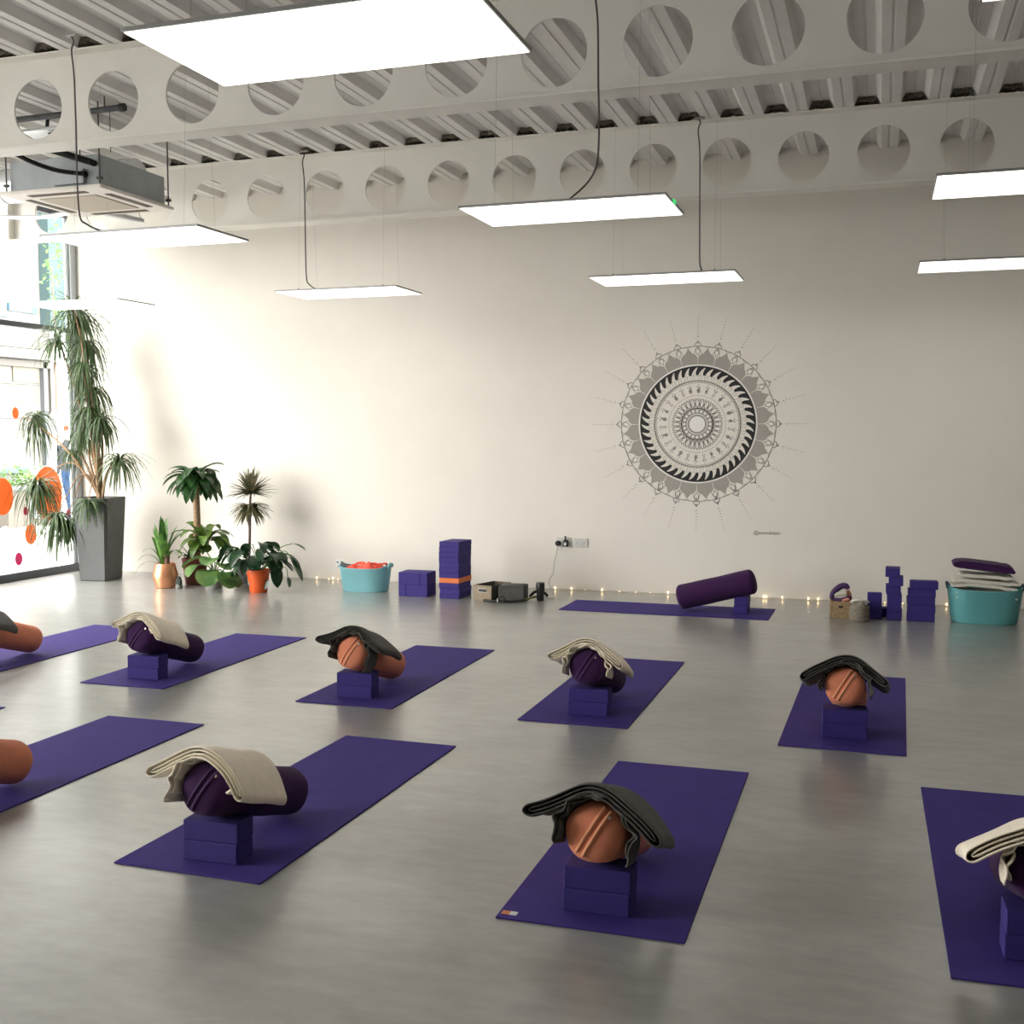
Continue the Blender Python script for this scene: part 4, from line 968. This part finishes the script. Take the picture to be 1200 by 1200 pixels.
obj('block', B(-.5, .1, -.75, .55, 0, .62, bev=.01), 'stone', pb, smooth=False); obj('coping', B(-.53, .13, -.78, .58, .62, .67, bev=.01), 'outgrey', pb, smooth=False)
# passer-by beyond the glass
pp = fx(82, 600, -13.6)
def person(x, y):
    P_ = Vector((x, y, -.02)); me = bpy.data.meshes.new('person')
    V = [(0, 0, .95), (.0, 0, 1.15), (0, 0, 1.38), (0, 0, 1.48), (0, .0, 1.56), (0, .01, 1.66),
         (.09, 0, .9), (.10, -.06, .5), (.10, .03, .08), (.10, -.10, .04), (-.09, 0, .9), (-.10, .08, .5), (-.10, .16, .10), (-.10, .04, .04),
         (.17, 0, 1.36), (.22, -.02, 1.1), (.21, -.10, .88), (-.17, 0, 1.36), (-.22, .03, 1.1), (-.22, -.02, .86), (.21, -.13, .80), (-.22, -.05, .78)]
    E = [(0, 1), (1, 2), (2, 3), (3, 4), (4, 5), (0, 6), (6, 7), (7, 8), (8, 9), (0, 10), (10, 11), (11, 12), (12, 13), (2, 14), (14, 15), (15, 16), (2, 17), (17, 18), (18, 19), (16, 20), (19, 21)]
    R = [.13, .12, .14, .055, .075, .085, .085, .058, .042, .038, .085, .058, .042, .038, .055, .042, .03, .055, .042, .03, .032, .032]
    me.from_pydata(V, E, []); o = bpy.data.objects.new('person', me); C.objects.link(o); o.location = P_
    sk = o.modifiers.new('skin', 'SKIN')
    for i, r in enumerate(R): me.skin_vertices[0].data[i].radius = (r, r*.85)
    me.skin_vertices[0].data[0].use_root = True
    su = o.modifiers.new('sub', 'SUBSURF'); su.levels = 2; su.render_levels = 2
    dg = bpy.context.evaluated_depsgraph_get(); m2 = bpy.data.meshes.new_from_object(o.evaluated_get(dg)); bpy.data.objects.remove(o)
    for k in ('skintone', 'coat', 'denim', 'shoe'): m2.materials.append(M[k])
    for p in m2.polygons:
        z = p.center.z; x_ = abs(p.center.x); p.use_smooth = True
        p.material_index = 0 if z > 1.47 or (x_ > .17 and z < .88) else (1 if z > .93 or x_ > .175 else (3 if z < .09 else 2))
    o = bpy.data.objects.new('person', m2); C.objects.link(o); o.location = P_
    tag(o, 'person outside behind the glass in dark coat and blue jeans, mid-stride', 'person')
    bm = bmesh.new(); bmesh.ops.create_icosphere(bm, subdivisions=3, radius=.105)
    for v in bm.verts: v.co = Vector((v.co.x*.9, v.co.y*.95+.03, v.co.z*1.1+1.66))
    for v in bm.verts:
        if v.co.y < -.02 and v.co.z < 1.70: v.co.y = -.02
    obj('hair', bm, 'hair', o)
    return o
person(pp.x, pp.y)

# ------------------------------------------------------------------ light
w = bpy.data.worlds.new('sky'); bpy.context.scene.world = w; w.use_nodes = True
N = w.node_tree.nodes; L = w.node_tree.links; bg = N['Background']
bg.inputs[0].default_value = (1, .985, .945, 1); bg.inputs[1].default_value = 20
pl_ = bpy.data.lights.new('window_portal', 'AREA'); pl_.shape = 'RECTANGLE'; pl_.size = WY-BY; pl_.size_y = DZ; pl_.cycles.is_portal = True
po = bpy.data.objects.new('window_portal', pl_); C.objects.link(po); po.location = (WX-.12, (WY+BY)/2, DZ/2); po.rotation_euler = (PI/2, 0, -PI/2)
vs = bpy.context.scene.view_settings; vs.view_transform = 'Standard'; vs.look = 'None'; vs.exposure = -.12; vs.gamma = 1; vs.use_curve_mapping = False
